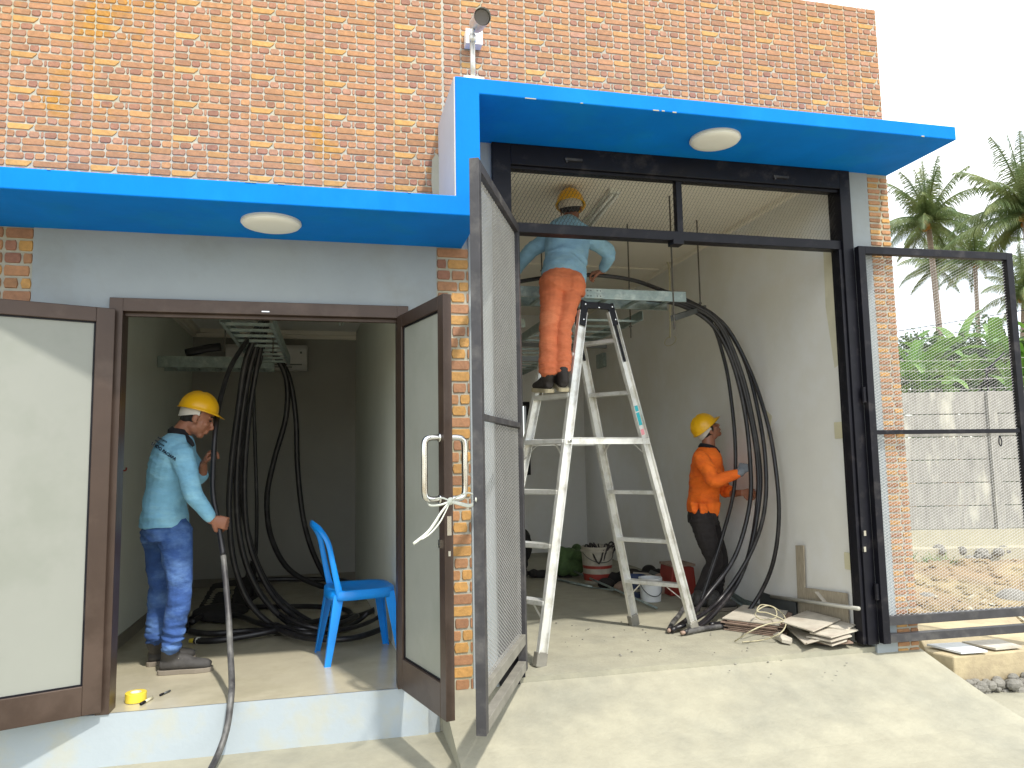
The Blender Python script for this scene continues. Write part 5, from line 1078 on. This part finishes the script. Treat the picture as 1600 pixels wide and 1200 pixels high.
    for k in range(9, 17):
        a0, a1 = 2*math.pi*k/n, 2*math.pi*(k+1)/n; q = lambda a, z: c+S*(.157*math.cos(a))+S.cross(V((0, 0, 1)))*(.120*math.sin(a))+V((0, 0, z)); m.add([q(a0, -.02), q(a1, -.02), q(a1, .02), q(a0, .02)], [(0, 1, 2, 3)])
    h1, t1_ = atz(249, 1054, 0), atz(323, 1048, 0); boot(t, h1, h1+(t1_-h1).normalized()*.285, nA+V((-.005, 0, -.02)), 'boot', 'sole', True)
    h2 = atz(231, 1041, 0); boot(t, h2, h2+V((.25, .10, 0)), fA+V((-.005, 0, -.02)), 'boot', 'sole', False)
    # print on the back of the shirt
    dg = bpy.context.evaluated_depsgraph_get(); 
    def stick(txt, px, py, size, ang):
        cu = bpy.data.curves.new('txt', 'FONT'); cu.body = txt; cu.size = size; cu.extrude = 0; cu.offset = size*.05; cu.align_x = 'LEFT'; ob = bpy.data.objects.new('txt', cu); COL.objects.link(ob); bpy.context.view_layer.update()
        me = bpy.data.meshes.new_from_object(ob.evaluated_get(bpy.context.evaluated_depsgraph_get())); vs = [v.co.copy() for v in me.vertices]; fs = [tuple(p.vertices) for p in me.polygons]; bpy.data.objects.remove(ob); bpy.data.meshes.remove(me)
        from mathutils.bvhtree import BVHTree
        o0 = ORG[t.name]; sm_ = sh.data; bv = BVHTree.FromPolygons([v.co+o0 for v in sm_.vertices], [tuple(p.vertices) for p in sm_.polygons]); out = []
        o1 = aty(px, py, .4); ex = (aty(px+math.cos(ang)*10, py+math.sin(ang)*10, .4)-o1).normalized(); ez = (aty(px+math.sin(ang)*10, py-math.cos(ang)*10, .4)-o1).normalized()
        for v in vs:
            p = o1+ex*v.x+ez*v.y; d = (p-EYE).normalized(); hit = bv.ray_cast(EYE, d); out.append(hit[0]+hit[1]*.004 if hit[0] else p+d*.2)
        mm = MB(); mm.add(out, fs); return mm
    allm = MB()
    for a_ in (('LINDO PACIABA', 236, 694, .022, R(34)), ('INDO JAYA', 242, 689, .012, R(32)), ('INDO JAYA', 246, 684, .012, R(30))):
        mm = stick(*a_); allm.add(mm.v, mm.f)
    allm.build('print', 'print', sh)
worker_jeans()

# --- worker on the ladder, seen from behind
def worker_ladder():
    zs = (LFA.lerp(LTA, .5)).z; f1, f2 = aty(852, 609, .42), aty(874, 607, .40)
    t = thing('person', 'worker in orange trousers and faded blue shirt standing on the ladder, seen from behind', 'person', f1.to_tuple(), 'workers with yellow helmets')
    lA = aty(856, 583, .44); lK = aty(857, 516, .46); lH = aty(864, 446, .55); rA = aty(878, 580, .43); rK = aty(880, 512, .46); rH = aty(892, 447, .55)
    pel = aty(880, 432, .58); wst = aty(884, 408, .60); ch = aty(887, 378, .64); ub = aty(889, 358, .68); nk = aty(890, 346, .72); hc = aty(892, 328, .76)
    S = V((1, .1, 0)).normalized()
    sL = aty(861, 368, .66); eL = aty(824, 398, .78); wL = aty(797, 436, .92); sR = aty(917, 366, .66); eR = aty(951, 397, .74); wR = aty(941, 424, .88)
    hf = V((.42, .86, -.22)); hu = V((-.02, .22, .97))
    b = MB(); P = head(b, hc, hf, hu, .94); b.loft([ub, nk, hc-V((0, .0, .02))], [(.07, .06), (.055, .055), (.05, .055)], S, 14, 3)
    b.loft([pel, wst, ch, ub], [(.13, .09), (.12, .085), (.145, .09), (.12, .07)], S, 16, 3)
    limb(b, [sL, eL, wL], [(.045, .045), (.036, .036), (.024, .022)], V((0, 1, 0))); limb(b, [sR, eR, wR], [(.045, .045), (.036, .036), (.024, .022)], V((0, 1, 0)))
    limb(b, [lH, lK, lA], [(.06, .06), (.045, .045), (.035, .035)], V((1, 0, 0))); limb(b, [rH, rK, rA], [(.06, .06), (.045, .045), (.035, .035)], V((1, 0, 0)))
    hand(b, wR, V((-.75, .25, -.12)), V((0, .3, -1)), 1.1, thumb=1, s=.95); hand(b, wL, V((.1, .8, -.1)), V((0, .1, -1)), 1.0, thumb=-1, s=.95)
    fuse(b, 'body', 'skin', t, .0045, 3); hair(t, hc, hf, hu, .94); helmet(t, V(hc)+V(hu).normalized()*.0, V((.40, .85, -.10)), V((.0, .12, .97)), .98); eyes(t, P)
    m = MB(); m.loft([aty(881, 441, .575), aty(881, 430, .58), aty(884, 408, .60), ch, ub, nk+V((0, -.01, -.02))], [(.158, .10), (.158, .11), (.148, .110), (.158, .115), (.145, .095), (.075, .07)], S, 22, 4)
    limb(m, [sL+V((.03, 0, 0)), sL.lerp(eL, .5), eL, eL.lerp(wL, .85)], [(.066, .066), (.060, .058), (.053, .050), (.040, .038)], V((0, 1, 0)))
    limb(m, [sR+V((-.03, 0, 0)), sR.lerp(eR, .5), eR, eR.lerp(wR, .80)], [(.066, .066), (.060, .058), (.053, .050), (.040, .038)], V((0, 1, 0)))
    fuse(m, 'shirt', 'shirtblue2', t, .006, 5, wr=.012)
    m = MB(); m.loft([nk-V((0, .01, .035)), nk+V((0, 0, .0))], [(.082, .075), (.072, .066)], S, 16, 1); fuse(m, 'collar', 'collar', t, .006, 2)
    m = MB(); m.loft([aty(879, 462, .55), aty(879, 448, .56), aty(880, 428, .585)], [(.150, .105), (.158, .125), (.145, .105)], S, 20, 3)
    for H, K, A in ((lH, lK, lA), (rH, rK, rA)):
        m.ball(H+V((0, -.03, .0)), (.088, .095, .095), n=14)
        limb(m, [H+V((0, 0, .02)), H.lerp(K, .4), K, K.lerp(A, .5), A+V((0, 0, .01))], [(.090, .100), (.076, .086), (.056, .062), (.060, .062), (.052, .054)], V((1, 0, 0)), 16)
        for k in range(6): c = A.lerp(K, .03+.06*k); m.loft([c+V((0, .004*(-1)**k, -.008)), c+V((0, 0, .008))], [(.062+.003*(k % 2), .062), (.060, .060)], V((1, .05, .1*(-1)**k)), 14, 1)
        for k in range(4): c = K.lerp(A, -.10+.07*k); m.loft([c+V((0, .0, -.008)), c+V((0, 0, .008))], [(.060+.004*(k % 2), .064), (.058, .062)], V((1, .05, .14*(-1)**k)), 14, 1)
    fuse(m, 'trousers', 'trorange', t, .006, 3, wr=.013)
    h1 = aty(859, 614, .44); boot(t, h1, h1+V((-.02, .25, .03)), lA+V((0, .0, -.02)), 'bootblk', 'solepale'); h2 = aty(881, 612, .40); boot(t, h2, h2+V((.02, .23, .07)), rA+V((0, 0, -.01)), 'bootblk', 'solepale')
worker_ladder()

# --- worker in the orange shirt looking up
def worker_orange():
    t = thing('person', 'worker in an orange shirt and black trousers looking up while gripping the hanging cables', 'person', atz(1105, 952, 0).to_tuple(), 'workers with yellow helmets')
    nA = aty(1094, 930, 1.50); nK = aty(1116, 878, 1.46); nH = aty(1096, 815, 1.48); fA = aty(1117, 934, 1.72); fK = aty(1125, 872, 1.72); fH = aty(1103, 812, 1.68)
    pel = aty(1099, 806, 1.58); wst = aty(1099, 782, 1.58); ch = aty(1103, 740, 1.57); ub = aty(1105, 714, 1.56); nk = aty(1107, 698, 1.56); hc = aty(1107, 673, 1.57)
    S = V((.15, -1, 0)).normalized(); hf = V((.74, -.16, .66)); hu = V((-.66, .05, .76))
    sR = aty(1098, 716, 1.40); eR = aty(1115, 752, 1.27); wR = aty(1157, 739, 1.20); sL = aty(1112, 718, 1.72); eL = aty(1132, 766, 1.55); wL = aty(1160, 770, 1.30)
    b = MB(); P = head(b, hc, hf, hu, .93); b.loft([ub, nk, hc-V((0.005, 0, .02))], [(.07, .065), (.055, .058), (.05, .055)], S, 14, 3)
    b.loft([pel, wst, ch, ub], [(.12, .085), (.115, .085), (.14, .09), (.12, .07)], S, 16, 3)
    limb(b, [sR, eR, wR], [(.045, .045), (.036, .036), (.024, .022)], V((0, 0, 1))); limb(b, [sL, eL, wL], [(.045, .045), (.036, .036), (.024, .022)], V((0, 0, 1)))
    limb(b, [nH, nK, nA], [(.06, .06), (.045, .045), (.035, .035)], V((0, 1, 0))); limb(b, [fH, fK, fA], [(.06, .06), (.045, .045), (.035, .035)], V((0, 1, 0)))
    hand(b, wL, V((.95, -.1, -.05)), V((.1, -.9, .0)), 1.2, thumb=1, s=.95)
    hand(b, wR, V((.5, .1, .85)), V((.7, .5, -.4)), 1.3, thumb=-1, s=.90)
    fuse(b, 'body', 'skin', t, .0045, 3); hair(t, hc, hf, hu, .93); helmet(t, V(hc)+V(hu).normalized()*.006, hf, hu, .98); eyes(t, P)
    m = MB(); hand(m, wR, V((.5, .1, .85)), V((.7, .5, -.4)), 1.3, thumb=-1, s=.93, r=1.2); m.loft([wR-V((.035, 0, -.01)), wR, wR+V((.02, 0, .03))], [(.036, .034), (.035, .033), (.036, .03)], V((0, 1, 0)), 12, 2); fuse(m, 'glove', 'glove', t, .0045, 2)
    m = MB(); m.loft([aty(1098, 800, 1.58), aty(1098, 790, 1.58), aty(1099, 772, 1.58), ch, ub, nk-V((0.01, 0, .005))], [(.150, .118), (.152, .120), (.142, .112), (.158, .122), (.150, .105), (.075, .068)], S, 22, 4)
    for px, py, Y in ((1086, 796, 1.46), (1100, 799, 1.42), (1118, 800, 1.46)): m.loft([aty(px, 785, Y), aty(px, py+2, Y), aty(px+1, py+8, Y)], [(.045, .02), (.03, .012), (.008, .006)], V((1, 0, 0)), 10, 2)
    limb(m, [sR+V((-.005, .02, 0)), sR.lerp(eR, .5), eR, eR.lerp(wR, .5), eR.lerp(wR, .88)], [(.064, .070), (.058, .062), (.054, .054), (.048, .047), (.038, .037)], V((0, 1, 0)))
    limb(m, [sL+V((0, -.03, 0)), sL.lerp(eL, .5), eL, eL.lerp(wL, .35)], [(.062, .068), (.056, .06), (.052, .05), (.042, .042)], V((0, 1, 0)))
    fuse(m, 'shirt', 'shirtorange', t, .006, 5, wr=.011)
    m = MB(); m.loft([nk-V((.01, 0, .02)), nk+V((.0, 0, .012))], [(.088, .082), (.074, .072)], S, 16, 1); m.loft([nk+V((.03, -.06, -.02)), aty(1124, 708, 1.46)], [(.02, .012), (.015, .008)], V((.3, 0, 1)), 8, 1); fuse(m, 'collar', 'collar', t, .006, 2)
    m = MB(); m.loft([aty(1098, 818, 1.58), aty(1098, 806, 1.58), aty(1098, 792, 1.58)], [(.140, .110), (.145, .115), (.135, .105)], S, 20, 3)
    for H, K, A in ((nH, nK, nA), (fH, fK, fA)):
        limb(m, [H+V((0, 0, .03)), H.lerp(K, .4), K, K.lerp(A, .45), A+V((0, 0, .01))], [(.088, .10), (.076, .088), (.064, .068), (.058, .062), (.050, .054)], V((0, 1, 0)), 16)
        for k in range(5): c = A.lerp(K, .03+.09*k); m.loft([c+V((.004*(-1)**k, 0, -.01)), c+V((0, 0, .01))], [(.056+.004*(k % 2), .060), (.056, .058)], V((.05, 1, .14*(-1)**k)), 14, 1)
    fuse(m, 'trousers', 'trblack', t, .006, 3, wr=.012)
    h1 = atz(1084, 953, 0); boot(t, h1, h1+V((.24, -.08, 0)), nA+V((0, 0, -.01)), 'boot', 'sole', True); h2 = atz(1112, 958, 0); h2.y += .05; boot(t, h2, h2+V((.25, .03, 0)), fA+V((0, 0, -.01)), 'boot', 'sole')
worker_orange()
